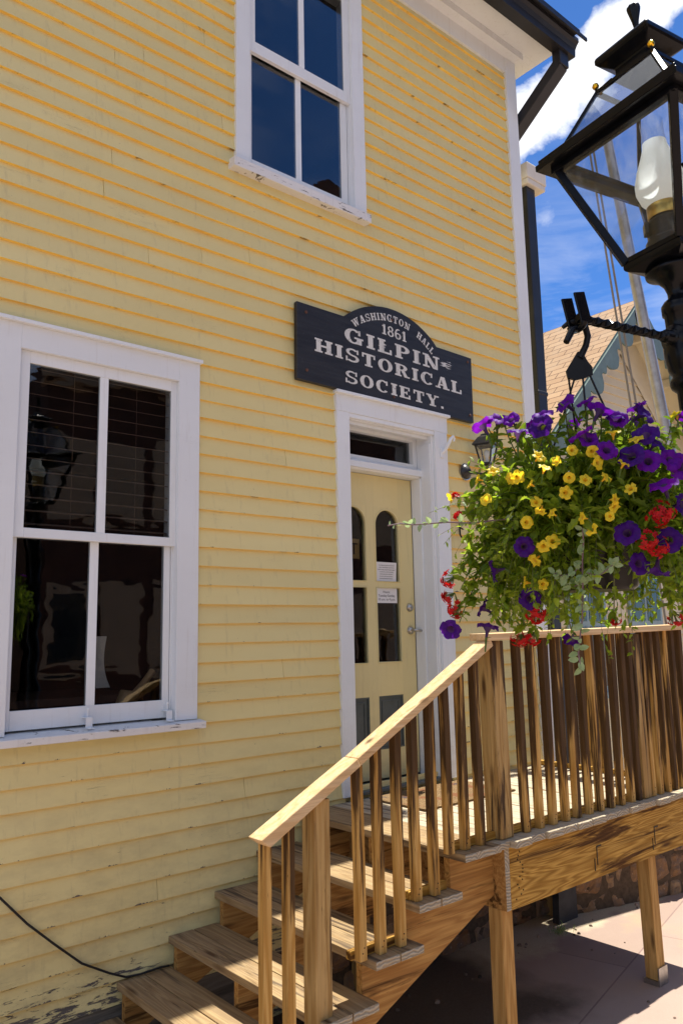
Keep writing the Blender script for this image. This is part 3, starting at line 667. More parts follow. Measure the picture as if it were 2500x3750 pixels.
GLY = {
 'I': (.50, stem(.115)),
 'H': (1.06, stem(.10) + stem(.69) + [rect(.37, .69, .43, .57)]),
 'L': (.86, stem(.10) + [rect(.37, .80, 0, B_), rect(.68, .80, B_, .36)]),
 'E': (.92, stem(.10) + [rect(.37, .84, 0, B_), rect(.72, .84, B_, .34), rect(.37, .80, 1 - B_, 1), rect(.69, .80, .70, 1 - B_), rect(.37, .58, .44, .56), rect(.53, .62, .36, .64)]),
 'T': (.92, [rect(.325, .595, 0, 1 - B_), rect(.22, .70, 0, B_), rect(.04, .88, 1 - B_, 1), rect(.04, .15, .66, 1 - B_), rect(.77, .88, .66, 1 - B_)]),
 'N': (1.06, [rect(.14, .28, 0, 1), rect(.0, .42, 0, B_), slant(.64, 0, .04, 1, .30), rect(.0, .20, 1 - B_, 1), rect(.79, .93, 0, 1), rect(.66, 1.06, 1 - B_, 1)]),
 'A': (1.06, [slant(.12, 0, .40, 1, .14), slant(.62, 0, .40, 1, .30), rect(.28, .70, .26, .38), rect(.0, .38, 0, B_), rect(.56, 1.06, 0, B_)]),
 'Y': (1.02, [slant(.34, .45, .04, 1, .28), slant(.46, .45, .76, 1, .13), rect(.37, .64, 0, .48), rect(.25, .76, 0, B_), rect(.0, .42, 1 - B_, 1), rect(.64, 1.02, 1 - B_, 1)]),
 'W': (1.40, [slant(.30, 0, .08, 1, .24), slant(.34, 0, .62, .95, .13), slant(.82, 0, .58, 1, .24), slant(.90, 0, 1.14, 1, .13), rect(.0, .42, 1 - B_, 1), rect(.50, .92, 1 - B_, 1), rect(1.02, 1.40, 1 - B_, 1)]),
 'O': (1.0, arcs(.5, .5, .48, .52, .27, .11, 0, 360, 30)),
 'C': (.96, arcs(.5, .5, .48, .52, .27, .11, 48, 318, 24) + [rect(.74, .86, .64, 1.0)]),
 'G': (1.04, arcs(.5, .5, .48, .52, .27, .11, 48, 318, 24) + [rect(.74, .86, .64, 1.0), rect(.66, .92, .0, .40), rect(.54, 1.02, .36, .48)]),
 'P': (.92, stem(.10) + arcs(.44, .71, .44, .29, .25, .11, -90, 90, 14) + [rect(.37, .45, .42, .53), rect(.37, .45, .89, 1)]),
 'R': (1.04, stem(.10) + arcs(.44, .73, .42, .27, .25, .11, -90, 90, 14) + [rect(.37, .45, .46, .57), rect(.37, .45, .89, 1), slant(.66, 0, .42, .50, .26), rect(.70, 1.02, 0, .12)]),
 'S': (.86, arcs(.43, .735, .39, .285, .20, .12, 35, 268, 18) + arcs(.43, .265, .41, .285, .20, .12, -145, 92, 18) + [rect(.02, .13, .0, .36), rect(.70, .81, .66, 1.0)]),
 '1': (.52, [rect(.16, .38, 0, 1), rect(.04, .50, 0, .11), rect(.04, .18, .76, .87)]),
 '8': (.74, arcs(.37, .74, .31, .27, .17, .10, 0, 360, 20) + arcs(.37, .26, .36, .28, .19, .10, 0, 360, 20)),
 '6': (.74, arcs(.37, .30, .35, .32, .18, .10, 0, 360, 20) + arcs(.42, .50, .40, .52, .19, .10, 65, 190, 14)),
 '.': (.30, [rect(.04, .24, 0, .20)]), ' ': (.42, [])}
let = MB(); lay = [0]
def flush():
    global let
    let.build('lettering', M['sign_white'], sgn, fix=False); let = MB()
def put(polys, fn):
    for pl in polys:
        lay[0] += 1; y = -.0592 - (lay[0] % 9) * .00022; pts = [fn(a, b_) for a, b_ in pl]
        let.add([(p[0], y, p[1]) for p in pts], [tuple(range(len(pts)))])
def line(txt, x0, x1, zl, zr, h, gap=.13):
    tot = sum(GLY[c_][0] for c_ in txt) + gap * (len(txt) - 1); k = (x1 - x0) / tot; cur = 0
    for c_ in txt:
        wd, po = GLY[c_]
        put(po, lambda a, b_: (x0 + (cur + a) * k, zl + (zr - zl) * ((cur + a) / tot) + b_ * h)); cur += wd + gap
line('GILPIN', 3.845, 4.850, 3.822, 3.800, .108); flush()
line('HISTORICAL', 3.570, 5.112, 3.684, 3.650, .098); flush()
line('SOCIETY.', 3.846, 4.885, 3.512, 3.488, .092); flush()
line('1861', 4.222, 4.482, 3.966, 3.955, .080, .10); flush()
def arctext(txt, deg0, deg1, rad, h, gap=.16):
    tot = sum(GLY[c_][0] for c_ in txt) + gap * (len(txt) - 1); cur = 0; kk = math.radians(deg1 - deg0) / tot
    for c_ in txt:
        wd, po = GLY[c_]; th_ = math.radians(deg0) + kk * (cur + wd / 2)
        kx = abs(kk) * rad * 1.0
        def fn(a, b_, th_=th_, wd=wd):
            u = (a - wd / 2) * kx; v = rad + b_ * h - h * .2
            return (cx_ + math.sin(th_) * v + math.cos(th_) * u, zc0 + math.cos(th_) * v - math.sin(th_) * u)
        put(po, fn); cur += wd + gap
arctext('WASHINGTON', -38.5, 16.5, R_ - .098, .056); flush(); arctext('HALL', 24.0, 42.5, R_ - .098, .056)
flush()

# ------------------------------------------------------------------ small things on the wall
br_ = MB()                                            # white iron bracket on the door casing
br_.tube([(4.86, -.04, 3.13), (4.875, -.06, 3.15), (4.885, -.085, 3.19), (4.90, -.10, 3.235), (4.925, -.105, 3.262)], [.013, .014, .015, .014, .011], 8)
br_.tube([(4.925, -.105, 3.262), (4.945, -.10, 3.25), (4.94, -.098, 3.225)], [.010, .010, .008], 8); br_.box(4.842, 4.882, -.045, -.034, 3.09, 3.17)
tag(br_.build('flag_bracket', M['white'], None, .002), 'small white painted iron bracket at the top right of the door casing', 'bracket')
lampg = plain('coach_lamp_black', (.012, .012, .013), .35, .5)
cl_ = thing('coach_lamp', 'small black wall lantern with clear panes right of the door, half behind the flowers', 'wall lamp', (5.15, 0, 3.0))
k = MB(); k.lathe([(.062, 0), (.060, .018), (.045, .03), (.028, .045), (.018, .05)], (0, 0, 0), 24); Mx = Matrix.Translation((5.155, -.014, 3.015)) @ Matrix.Rotation(math.pi / 2, 4, 'X')
q = MB(); q.add([Mx @ v for v in k.v], k.f, 0, True); q.build('wall_plate', lampg, cl_)
ms = MB(); ms.add([Matrix.Translation((5.155, -.012, 3.015)) @ Matrix.Rotation(math.pi / 2, 4, 'X') @ v for v in MB().lathe([(.070, -.002), (.070, .012)], (0, 0, 0), 24).v], k.f[:24] + [tuple(range(24, 48))]) ; ms.build('mounting_ring', M['steel'], cl_)
LX, LY = 5.268, -.155
am = MB(); am.tube([(5.155, -.05, 3.005), (5.19, -.10, 2.995), (5.235, -.14, 2.985), (LX, LY, 2.99)], .011, 8); am.tube([(LX, LY, 2.88), (LX, LY, 3.07)], .012, 8)
am.lathe([(.0, 0), (.014, .01), (.008, .03), (.016, .05)], (LX, LY, 2.85), 10); am.build('arm', lampg, cl_)
cg = MB()
def square(r, z_, c0=(LX, LY), rot=.35): return [(c0[0] + r * math.cos(rot + math.pi / 4 + k * math.pi / 2), c0[1] + r * math.sin(rot + math.pi / 4 + k * math.pi / 2), z_) for k in range(4)]
cg.lathe([(.02, 3.055), (.052, 3.07), (.052, 3.082)], (LX, LY, 0), 4, rot=.35 + math.pi / 4, smooth=False)
A4, B4 = square(.058, 3.08), square(.098, 3.225)
for k in range(4): cg.beam(A4[k], B4[k], .010, .010, (0, 1, 0)); cg.beam(B4[k], B4[(k + 1) % 4], .012, .012)
cg.lathe([(.125, 3.225), (.128, 3.232), (.075, 3.29), (.045, 3.31), (.045, 3.318), (.0, 3.335)], (LX, LY, 0), 4, rot=.35 + math.pi / 4, smooth=False)
cg.build('cage', lampg, cl_)
pg = MB(); A4, B4 = square(.055, 3.083), square(.094, 3.223)
for k in range(4): pg.add([A4[k], A4[(k + 1) % 4], B4[(k + 1) % 4], B4[k]], [(0, 1, 2, 3)])
pg.build('lamp_glass', glass('hazy_lamp_glass', (.9, .92, .9), 1.5, 0, .12), cl_, fix=False)
bu = MB(); bu.lathe([(.012, 0), (.014, .04), (.022, .06), (.022, .09), (.0, .105)], (LX, LY, 3.085), 12); bu.build('bulb', plain('frosted_bulb', (.75, .75, .72), .3), cl_)
cord = MB(); pts = []
for px in [(-1.0, 1.6), (.2, 1.28), (.9, .98), (1.30, .76), (1.50, .60), (1.609, .506), (1.743, .358), (1.882, .23), (2.025, .104), (2.172, .02), (2.264, -.024)]: pts.append((px[0], -.035, px[1]))
cord.tube(pts + [(2.34, -.045, -.028), (2.45, -.05, -.022), (2.51, -.045, -.03)], .0058, 8)
tag(cord.build('power_cable', plain('black_rubber', (.012, .012, .012), .5)), 'black cable sagging across the foot of the yellow wall to the lowest steps', 'cable')
hk = MB(); hk.tube([(5.039, -.03, 2.68), (5.039, -.035, 2.49), (5.054, -.05, 2.45), (5.034, -.06, 2.42)], .007, 8); hk.tube([(5.039, -.035, 2.55), (5.062, -.05, 2.53)], .006, 6)
tag(hk.build('wall_hook', M['black_metal']), 'thin black iron hook on the siding between door casing and flowers', 'hook')

# ------------------------------------------------------------------ porch: deck, stairs, railings
PX0, PX1 = 3.765, 5.99; YF = -1.36; DZ = .622
porch = thing('wooden_porch', 'weathered timber porch and open stairs with a baluster railing in front of the door', 'porch', (3.8, -.7, GZ))
W_ = lambda k: M[k]
# deck boards, ends showing their rings at the front
db = MB(); x = 3.706; r = random.Random(4)
while x < PX1 - .02:
    wd = min(r.choice((.138, .138, .140, .086)) if x > 3.8 else .092, PX1 - x)
    yf = -1.392 - r.uniform(0, .026) if x > 3.8 else -1.372
    db.box(x, x + wd, yf, .0, DZ - .038, DZ + r.uniform(-.0022, .0022), 0, 1, 1); x += wd + .006
db.build('deck_boards', [M['deck'], M['end']], porch, .003)
tr_ = [(-.373, 1.63), (-.207, 1.925), (-.041, 2.222), (.112, 2.517), (.281, 2.806), (.453, 3.094)]
def tread(z_, x0, x1, yend, two=True):
    mb = MB(); mid = (x0 + x1) / 2
    if two:
        mb.box(x0, mid - .003, yend + r.uniform(-.004, .004), -.02, z_ - .038, z_, 0, 1, 1); mb.box(mid + .003, x1, yend + r.uniform(-.006, .006), -.02, z_ - .038, z_ - .001, 0, 1, 1)
    else: mb.box(x0, x1, yend, -.02, z_ - .038, z_, 0, 1, 1)
    return mb.build('tread', [M['tread'], M['end']], porch, .004, 2)
for z_, x_ in tr_: tread(z_, x_, x_ + .305, -1.385)
tread(DZ, 3.415, 3.700, -1.395, False)
# stringers: saw-toothed carriages under the treads
def stringer(y0, y1):
    st = MB(); pts = []
    seq = tr_ + [(DZ, 3.415)]
    top = []
    for (z_, x_) in seq: top += [(x_ + .012, z_ - .20), (x_ + .012, z_ - .039)]
    top += [(3.764, DZ - .039)]
    bot = [(3.764, DZ - .33), (3.72, DZ - .345), (1.80, -.515), (1.66, -.515)]
    # strips keep every face convex
    st_ = MB()
    def zb_(x): return max(-.525, -.515 + (x - 1.76) * ((DZ - .305) + .515) / (3.72 - 1.76))
    xs_ = [s[1] + .012 for s in seq] + [3.764]
    for i in range(len(seq)):
        a, e = xs_[i], xs_[i + 1]; zt = seq[i][0] - .039
        st_.prism([(a, zb_(a)), (e, zb_(e)), (e, zt), (a, zt)], y0, y1)
    return st_.build('stringer', M['string'], porch)
for y in (-1.275, -.70, -.10): stringer(y, y + .038)
# frame of the deck: rim joist, front beam, inner joists
rj = MB(); rj.box(3.765, 3.802, -1.359, -.03, .268, .583, 0, 1, 1); rj.build('rim_joist', [M['string'], M['end']], porch, .002)
bm = MB(); bm.box(3.803, PX1, -1.358, -1.321, .268, .5835); 
rr = random.Random(2)
for k in range(14): 
    x_, z_ = 3.84 + rr.choice((0, .02, .04)) + rr.uniform(0, .03), .31 + k * .018
    bm.box(x_, x_ + .006, -1.3605, -1.358, z_, z_ + .007, 1)
for (x_, z_) in ((4.62, .44), (5.29, .44)):
    bm.box(x_, x_ + .006, -1.3612, -1.358, z_ - .10, z_, 1); bm.box(x_ + .0001, x_ + .05, -1.3616, -1.358, z_, z_ + .007, 1); bm.box(x_ - .028, x_ - .022, -1.3612, -1.358, z_ - .13, z_ - .06, 1)
bm.build('front_beam', [M['wood_x'], M['black_metal']], porch)
for x in (4.3, 4.75, 5.2, 5.6, 5.952): j = MB(); j.box(x, x + .037, -1.320, -.03, .29, .5832); j.build('joist', M['string'], porch)
def post(name, x0, y0, s_, z0, z1, mat, lean=0):
    mb = MB(); mb.add([(x0, y0, z0), (x0 + s_, y0, z0), (x0 + s_, y0 + s_, z0), (x0, y0 + s_, z0), (x0 + lean, y0, z1), (x0 + s_ + lean, y0, z1), (x0 + s_ + lean, y0 + s_, z1), (x0 + lean, y0 + s_, z1)],
                       [(0, 3, 2, 1), (4, 5, 6, 7), (0, 1, 5, 4), (2, 3, 7, 6), (1, 2, 6, 5), (3, 0, 4, 7)])
    return mb.build(name, mat, porch, .004, 2)
post('post', 3.768, -1.318, .090, GZ, .267, M['wood_zl']); p2 = post('post', 5.285, -1.318, .090, GZ + .03, .267, M['wood_zl'], -.02)
post('post', 3.80, -.14, .090, GZ, .267, M['wood_zl']); post('post', 5.86, -.14, .09, GZ, .267, M['wood_zl'])
bs = MB(); bs.box(5.276, 5.384, -1.327, -1.319, GZ + .004, GZ + .11); bs.box(5.276, 5.384, -1.319, -1.219, GZ + .002, GZ + .03); bs.build('post_base', M['steel'], p2)
# newel posts and railings
post('newel_post', 2.500, -1.345, .089, GZ, 1.005, M['wood_zp'])
post('newel_post', 3.764, -1.347, .104, DZ + .003, 1.672, M['wood_zp'], -.012)
post('newel_post', 5.240, -1.345, .089, DZ + .003, 1.69, M['wood_zp'], -.012)
def rail_z(x): return .868 + (x - 2.235) * (1.636 - .868) / (3.695 - 2.235)   # underside of the sloping rail
hr = MB()
def sloped(xa, xb, y0, y1, t0=.0, bev=0.0):
    a = Vector((xa, 0, rail_z(xa))); e = Vector((xb, 0, rail_z(xb))); dirv = (e - a).normalized(); up = Vector((-dirv.z, 0, dirv.x)) * .040
    vs = [(a.x, y0, a.z), (a.x, y1, a.z), (a.x - bev + up.x, y1, a.z + up.z), (a.x - bev + up.x, y0, a.z + up.z), (e.x, y0, e.z), (e.x, y1, e.z), (e.x + up.x, y1, e.z + up.z), (e.x + up.x, y0, e.z + up.z)]
    hr.add(vs, [(0, 1, 2, 3), (4, 7, 6, 5), (0, 4, 5, 1), (2, 6, 7, 3), (0, 3, 7, 4), (1, 5, 6, 2)])
sloped(2.235, 2.735, -1.395, -1.300, 0, .03); sloped(2.737, 3.715, -1.393, -1.302)
hr.build('handrail', M['rail'], porch, .004, 2)
tr2 = MB(); tr2.add([(3.672, -1.400, 1.674), (PX1, -1.400, 1.712), (PX1, -1.262, 1.712), (3.672, -1.262, 1.674), (3.672, -1.400, 1.713), (PX1, -1.400, 1.751), (PX1, -1.262, 1.751), (3.672, -1.262, 1.713)],
                    [(0, 3, 2, 1), (4, 5, 6, 7), (0, 1, 5, 4), (2, 3, 7, 6), (1, 2, 6, 5), (3, 0, 4, 7)]); tr2.build('top_rail', M['rail'], porch, .004, 2)
tr3 = MB(); tr3.box(5.90, PX1 + .03, -1.261, -.0, 1.69, 1.728); tr3.build('top_rail', M['rail'], porch, .004, 2)
# kick strips the balusters are nailed to
ks = MB(); ks.box(3.865, 5.98, -1.305, -1.268, DZ + .004, DZ + .042); ks.build('nailing_strip', M['wood_x'], porch, .003)
for z_, x0, x1 in ((DZ, 3.36 + .03, 3.77), (.453, 3.02 + .09, 3.37), (.281, 2.73, 3.08)):
    ks = MB(); ks.box(x0, x1, -1.305, -1.268, z_ + .001, z_ + .040); ks.build('nailing_strip', M['wood_x'], porch, .003)
bal_n = 0
def baluster(x, z0, z1, y=-1.343, lean=0.0, s_=.041):
    mb = MB(); rr = random.Random(int(x * 1000) + int(y * 77)); lx = rr.uniform(-.004, .004) + lean; tw = rr.uniform(-.003, .003)
    n = 5; vs = []; fs = []
    for k in range(n + 1):
        f_ = k / n; cx2 = x + s_ / 2 + lx * f_ + .003 * math.sin(f_ * 5 + x * 9) * f_; cy2 = y + s_ / 2 + tw * f_; zz_ = z0 + (z1 - z0) * f_
        vs += [(cx2 - s_ / 2, cy2 - s_ / 2, zz_), (cx2 + s_ / 2, cy2 - s_ / 2, zz_), (cx2 + s_ / 2, cy2 + s_ / 2, zz_), (cx2 - s_ / 2, cy2 + s_ / 2, zz_)]
    for k in range(n):
        a = k * 4; fs += [(a + i, a + (i + 1) % 4, a + 4 + (i + 1) % 4, a + 4 + i) for i in range(4)]
    fs += [(3, 2, 1, 0), (n * 4, n * 4 + 1, n * 4 + 2, n * 4 + 3)]
    mb.add(vs, fs)
    if y < -1.3:                                       # the two screws at the foot
        for dx_, dz_ in ((.012, .030), (.022, .052)): mb.box(x + dx_, x + dx_ + .006, y - .0015, y, z0 + dz_, z0 + dz_ + .006, 1)
    return mb.build('baluster', [M['wood_z'], M['black_metal']], porch, .003)
for x in (2.235, 2.355): baluster(x, -.30, rail_z(x + .02) - .002)
for x in (2.752, 2.872, 3.000): baluster(x, .282, rail_z(x + .02) - .002)
for x in (3.115, 3.240): baluster(x, .455, rail_z(x + .02) - .002)
for x in (3.355, 3.475, 3.598): baluster(x, DZ + .002, rail_z(x + .02) - .002)
for x in (3.985, 4.110, 4.235, 4.360, 4.480, 4.605, 4.725, 4.845, 4.965, 5.085, 5.175, 5.350, 5.450, 5.555, 5.655, 5.76, 5.87): baluster(x, DZ + .002, 1.674 + (x - 3.67) * .0164, lean=-.008)
# end railing, running back to the wall
for k in range(9): baluster(5.93, DZ + .002, 1.688, -.14 - k * .125)
kk_ = MB(); kk_.box(5.893, 5.929, -1.26, -.04, DZ + .004, DZ + .04); kk_.build('nailing_strip', M['wood_x'], porch, .003)
# deck nails/screw heads on baluster feet and strange staple marks on the beam
mat_ = MB(); nx, ny = 36, 22
def mp(i, j):
    x_ = 3.98 + .90 * i / nx; y_ = -.06 - .52 * j / ny; return (x_, y_, DZ + .014 + .003 * mnoise.noise(Vector((x_ * 30, y_ * 30, 0))))
mat_.add([mp(i, j) for j in range(ny + 1) for i in range(nx + 1)], [(j * (nx + 1) + i, j * (nx + 1) + i + 1, (j + 1) * (nx + 1) + i + 1, (j + 1) * (nx + 1) + i) for j in range(ny) for i in range(nx)])
mat_.box(3.98, 4.88, -.58, -.06, DZ + .004, DZ + .011)
m, t, b = new('coir_mat'); P = t.node('ShaderNodeNewGeometry').outputs['Position']
c = t.mix(t.map(t.noise(P, 120, 4, .7), .4, .65), (.10, .06, .03), (.27, .18, .09)); c = t.mix(t.map(t.noise(P, 6, 3), .55, .62, 0, .8), c, (.15, .06, .03)); c = t.mix(t.map(t.noise(P, 4.5, 2), .62, .66, 0, .8), c, (.03, .035, .05)); setc(b, t, c, .95, .05)
tag(mat_.build('door_mat', m, fix=False), 'flat brown coir mat with dark worn patches, on the deck before the door', 'door mat')

# ------------------------------------------------------------------ street lamp (it leans a little)
UP = (Vector((0, 0, 1)) - .06 * Vector((Rv.x, Rv.y, 0))).normalized()
base = Vector((2.75, -2.99, 3.35)) - UP * ((3.35 - GZ) / UP.z)
Lm = Matrix.Translation(base) @ Vector((0, 0, 1)).rotation_difference(UP).to_matrix().to_4x4() @ Matrix.Rotation(math.radians(36.9), 4, 'Z')
lamp = thing('street_lamp', 'tall black iron street lamp with a four-sided glass lantern and a twisted basket arm', 'street lamp', mat=Lm)
H = lambda z_: z_ - GZ
pl = MB()
pl.lathe([(.16, 0), (.16, .05), (.13, .07), (.13, .30), (.10, .36), (.075, .42), (.07, .60), (.055, .62), (.050, 2.60)], (0, 0, 0), 24)
pl.lathe([(.050, H(1.9)), (.047, H(2.36))], (0, 0, 0), 24, flute=.12, smooth=False)
pl.lathe([(.050, H(2.20)), (.062, H(2.215)), (.062, H(2.24)), (.048, H(2.25)), (.045, H(2.50)), (.060, H(2.515)), (.064, H(2.53)), (.060, H(2.545)), (.050, H(2.555)), (.062, H(2.575)), (.068, H(2.62)), (.068, H(2.66)), (.055, H(2.685)), (.050, H(2.70)), (.050, H(2.765)), (.056, H(2.77)), (.056, H(2.80)), (.045, H(2.815)), (.030, H(2.825)), (.030, H(2.845)), (.038, H(2.87)), (.062, H(2.90)), (.090, H(2.912)), (.092, H(2.925)), (.05, H(2.93))], (0, 0, 0), 32)
pl.build('post', M['black_metal'], lamp, local=True)
lb = MB(); q4 = math.sqrt(2)
def sq(r_, z_): return [Vector((r_ * math.cos(k * math.pi / 2), r_ * math.sin(k * math.pi / 2), H(z_))) for k in range(4)]
def ring4(mb, r0, r1, z0, z1):
    a, b_, c_, d_ = sq(r0, z0), sq(r1, z0), sq(r0, z1), sq(r1, z1)
    mb.add(a + b_ + c_ + d_, [f for k in range(4) for f in ((k, (k + 1) % 4, (k + 1) % 4 + 4, k + 4), (k + 8, k + 12, (k + 1) % 4 + 12, (k + 1) % 4 + 8), (k + 4, (k + 1) % 4 + 4, (k + 1) % 4 + 12, k + 12), (k, k + 8, (k + 1) % 4 + 8, (k + 1) % 4))])
# tray, four corner bars, top rim
lb.lathe([(.05, H(2.925)), (.10, H(2.933)), (.152, H(2.947)), (.158, H(2.955)), (.158, H(2.972)), (.11, H(2.975)), (.0, H(2.976))], (0, 0, 0), 4, smooth=False)
ring4(lb, .125, .153, 2.973, 2.992)
A, B = sq(.147, 2.975), sq(.333, 3.365)
for k in range(4): lb.beam(A[k], B[k], .026, .026, (0, 0, 1))
ring4(lb, .300, .352, 3.352, 3.372); ring4(lb, .330, .404, 3.3722, 3.394); ring4(lb, .325, .392, 3.3942, 3.412)
lb.build('lantern_frame', M['black_metal'], lamp, .002, local=True)
for k in range(4):
    a, b_, c_, d_ = sq(.143, 2.985)[k], sq(.143, 2.985)[(k + 1) % 4], sq(.325, 3.36)[(k + 1) % 4], sq(.325, 3.36)[k]
    g_ = MB(); g_.add([a, b_, c_, d_], [(0, 1, 2, 3)]); g_.build('lantern_pane', M['lantern_glass'], lamp, local=True, fix=False)
rfm = MB(); A, B = sq(.325, 3.41), sq(.163, 3.625)
for k in range(4):
    rfm.beam(A[k], B[k], .014, .012, (0, 0, 1)); rfm.beam(B[k], B[(k + 1) % 4], .014, .012)
    rfm.lathe([(.004, 0), (.005, .02)], (B[k].x, B[k].y, B[k].z), 6)
B2 = sq(.105, 3.665)
for k in range(4): rfm.beam(B[k], B2[k], .012, .010, (0, 0, 1))
rfm.build('lantern_roof_bars', M['black_metal'], lamp, local=True)
for k in range(4):
    g_ = MB(); g_.add([A[k], A[(k + 1) % 4], B[(k + 1) % 4], B[k]], [(0, 1, 2, 3)]); g_.add([B[k], B[(k + 1) % 4], B2[(k + 1) % 4], B2[k]], [(0, 1, 2, 3)]); g_.build('roof_pane', M['roof_glass'], lamp, local=True, fix=False)
for k in range(4):
    bb = MB(); bb.lathe([(.0, 0), (.009, .004), (.0125, .012), (.009, .021), (.0, .025)], (B[k].x, B[k].y, B[k].z + .014), 14); bb.build('gold_ball', M['gold'], lamp, local=True)
cp = MB()
cp.lathe([(.110, H(3.662)), (.095, H(3.675)), (.092, H(3.70)), (.150, H(3.728)), (.158, H(3.735)), (.158, H(3.752)), (.150, H(3.758)), (.07, H(3.785)), (.045, H(3.79)), (.045, H(3.81)), (.02, H(3.825))], (0, 0, 0), 4, smooth=False)
cp.lathe([(.014, H(3.82)), (.010, H(3.845)), (.014, H(3.87)), (.024, H(3.91)), (.026, H(3.925)), (.018, H(3.93)), (.0, H(3.93))], (0, 0, 0), 16, flute=.12)
cp.build('cap', M['black_metal'], lamp, .004, local=True)
bn = MB(); bn.lathe([(.075, H(2.977)), (.075, H(3.03)), (.066, H(3.04)), (.066, H(3.10)), (.052, H(3.105)), (.052, H(3.12))], (0, 0, 0), 24); bn.box(-.03, .012, .062, .075, H(3.06), H(3.10))
bn.build('burner', M['black_metal'], lamp, .002, local=True)
rg = MB(); rg.lathe([(.055, H(3.115)), (.056, H(3.118)), (.056, H(3.158)), (.053, H(3.160))], (0, 0, 0), 28); rg.build('brass_collar', M['brass'], lamp, local=True)
m = bpy.data.materials.new('frosted_chimney'); m.use_nodes = True; t = NT(m.node_tree); b = m.node_tree.nodes['Principled BSDF']
setc(b, t, (.80, .82, .78), .35, .5); tl = t.node('ShaderNodeBsdfTranslucent'); tl.inputs[0].default_value = (.95, .97, .92, 1); mx = t.node('ShaderNodeMixShader'); mx.inputs[0].default_value = .6
t.link(b.outputs[0], mx.inputs[1]); t.link(tl.outputs[0], mx.inputs[2]); t.link(mx.outputs[0], m.node_tree.nodes['Material Output'].inputs[0])
gc = MB(); prof = [(.050, 3.160), (.070, 3.185), (.082, 3.22), (.082, 3.25), (.070, 3.295), (.053, 3.34), (.042, 3.375), (.039, 3.395)]
gc.lathe([(a, H(b_)) for a, b_ in prof], (0, 0, 0), 28); gc.f = gc.f[:-2]; gc.m = gc.m[:-2]; gc.sm = gc.sm[:-2]; gc.build('frosted_chimney', m, lamp, local=True, fix=False)
gc = MB(); gc.lathe([(.039, H(3.396)), (.037, H(3.42)), (.038, H(3.475))], (0, 0, 0), 28); gc.f = gc.f[:-2]; gc.m = gc.m[:-2]; gc.sm = gc.sm[:-2]; gc.build('clear_chimney', M['clear'], lamp, local=True, fix=False)
# twisted arm, in world coordinates, from the post's boss to the hook plate
zarm = 2.67; pc = base + UP * ((zarm - GZ) / UP.z)
aend = Vector((2.315, -2.913, 2.665)); adir = (aend - pc).normalized(); L_ = (aend - pc).length
ar = MB(); n = 64; vs = []; fs = []; side_ = adir.cross(Vector((0, 0, 1))).normalized(); up_ = side_.cross(adir)
for i in range(n + 1):
    f_ = i / n; tw = f_ * math.pi * 5.2; c_ = pc + adir * (.055 + (L_ - .055) * f_)
    for k in range(4):
        a = tw + k * math.pi / 2; vs.append(c_ + (side_ * math.cos(a) + up_ * math.sin(a)) * .0165)
for i in range(n):
    for k in range(4): fs.append((i * 4 + k, i * 4 + (k + 1) % 4, i * 4 + 4 + (k + 1) % 4, i * 4 + 4 + k))
fs += [(3, 2, 1, 0), (n * 4, n * 4 + 1, n * 4 + 2, n * 4 + 3)]; ar.add(vs, fs)
Mb = Matrix.Translation(pc + adir * .045) @ adir.to_track_quat('Z', 'Y').to_matrix().to_4x4()
k = MB(); k.lathe([(.048, 0), (.046, .012), (.030, .016), (.030, .020), (.022, .022), (.022, .05), (.012, .055)], (0, 0, 0), 24); ar.add([Mb @ v for v in k.v], k.f, 0, True)
ar.build('basket_arm', M['black_metal'], lamp, .0015)
# forked end plates of the arm
fk = MB()
for s_ in (-1, 1):
    o_ = aend + side_ * .026 * s_
    fk.beam(o_ + adir * -.012 + Vector((0, 0, -.028)), o_ + adir * .012 + Vector((0, 0, .070)), .008, .044, adir)
fk.tube([aend + side_ * (.03 * math.cos(a)) + Vector((0, 0, -.022 - .016 * math.sin(a))) for a in [math.pi * k / 8 for k in range(9)]], .011, 8)
fk.tube([aend + Vector((0, 0, -.035)), aend + adir * .025 + Vector((0, 0, -.045)), aend + adir * .05 + Vector((0, 0, -.085))], [.012, .012, .010], 8)
fk.build('hook_plates', M['black_metal'], lamp, .002)

# ------------------------------------------------------------------ hanging basket of flowers
BC = Vector((2.34, -2.90, 2.07))
bk = thing('flower_basket', 'hanging basket overflowing with purple petunias, yellow and red flowers, hung from the street lamp', 'hanging basket', BC)
plastic = plain('black_plastic', (.008, .008, .009), .35, .22, 0, .3, 15)
hg = MB(); top = Vector((2.345, -2.905, 2.640))
cv = [(0, 0, 0), (-.012, 0, .012), (.012, 0, .026)]
tocam = (Vector((Rv.x, Rv.y, 0)).normalized())       # sideways as seen from the steps
sh_pts = [(-.055, .005), (-.035, .020), (-.008, .022), (.014, .005), (.020, -.025), (.012, -.055), (-.004, -.085), (-.010, -.095)]
hg.tube([top + tocam * a + Vector((0, 0, b_)) for a, b_ in sh_pts], [.006, .009, .010, .0105, .010, .010, .011, .013], 10)
pc2 = top + tocam * -.014
nrm = Vector((-tocam.y, tocam.x, 0)); outl = [(-.008, -.075), (.006, -.075), (.020, -.105), (.034, -.125), (.034, -.150), (.012, -.158), (-.020, -.165), (-.042, -.158), (-.046, -.135)]
hg.add([top + tocam * (a - .008) + nrm * s_ * .005 + Vector((0, 0, b_)) for s_ in (-1, 1) for a, b_ in outl],
       [tuple(range(9)), tuple(reversed(range(9, 18)))] + [(k, k + 9, (k + 1) % 9 + 9, (k + 1) % 9) for k in range(9)])
hg.build('hanger_hook', plastic, bk)
wr = MB(); POTR, POTZ = .175, -.02
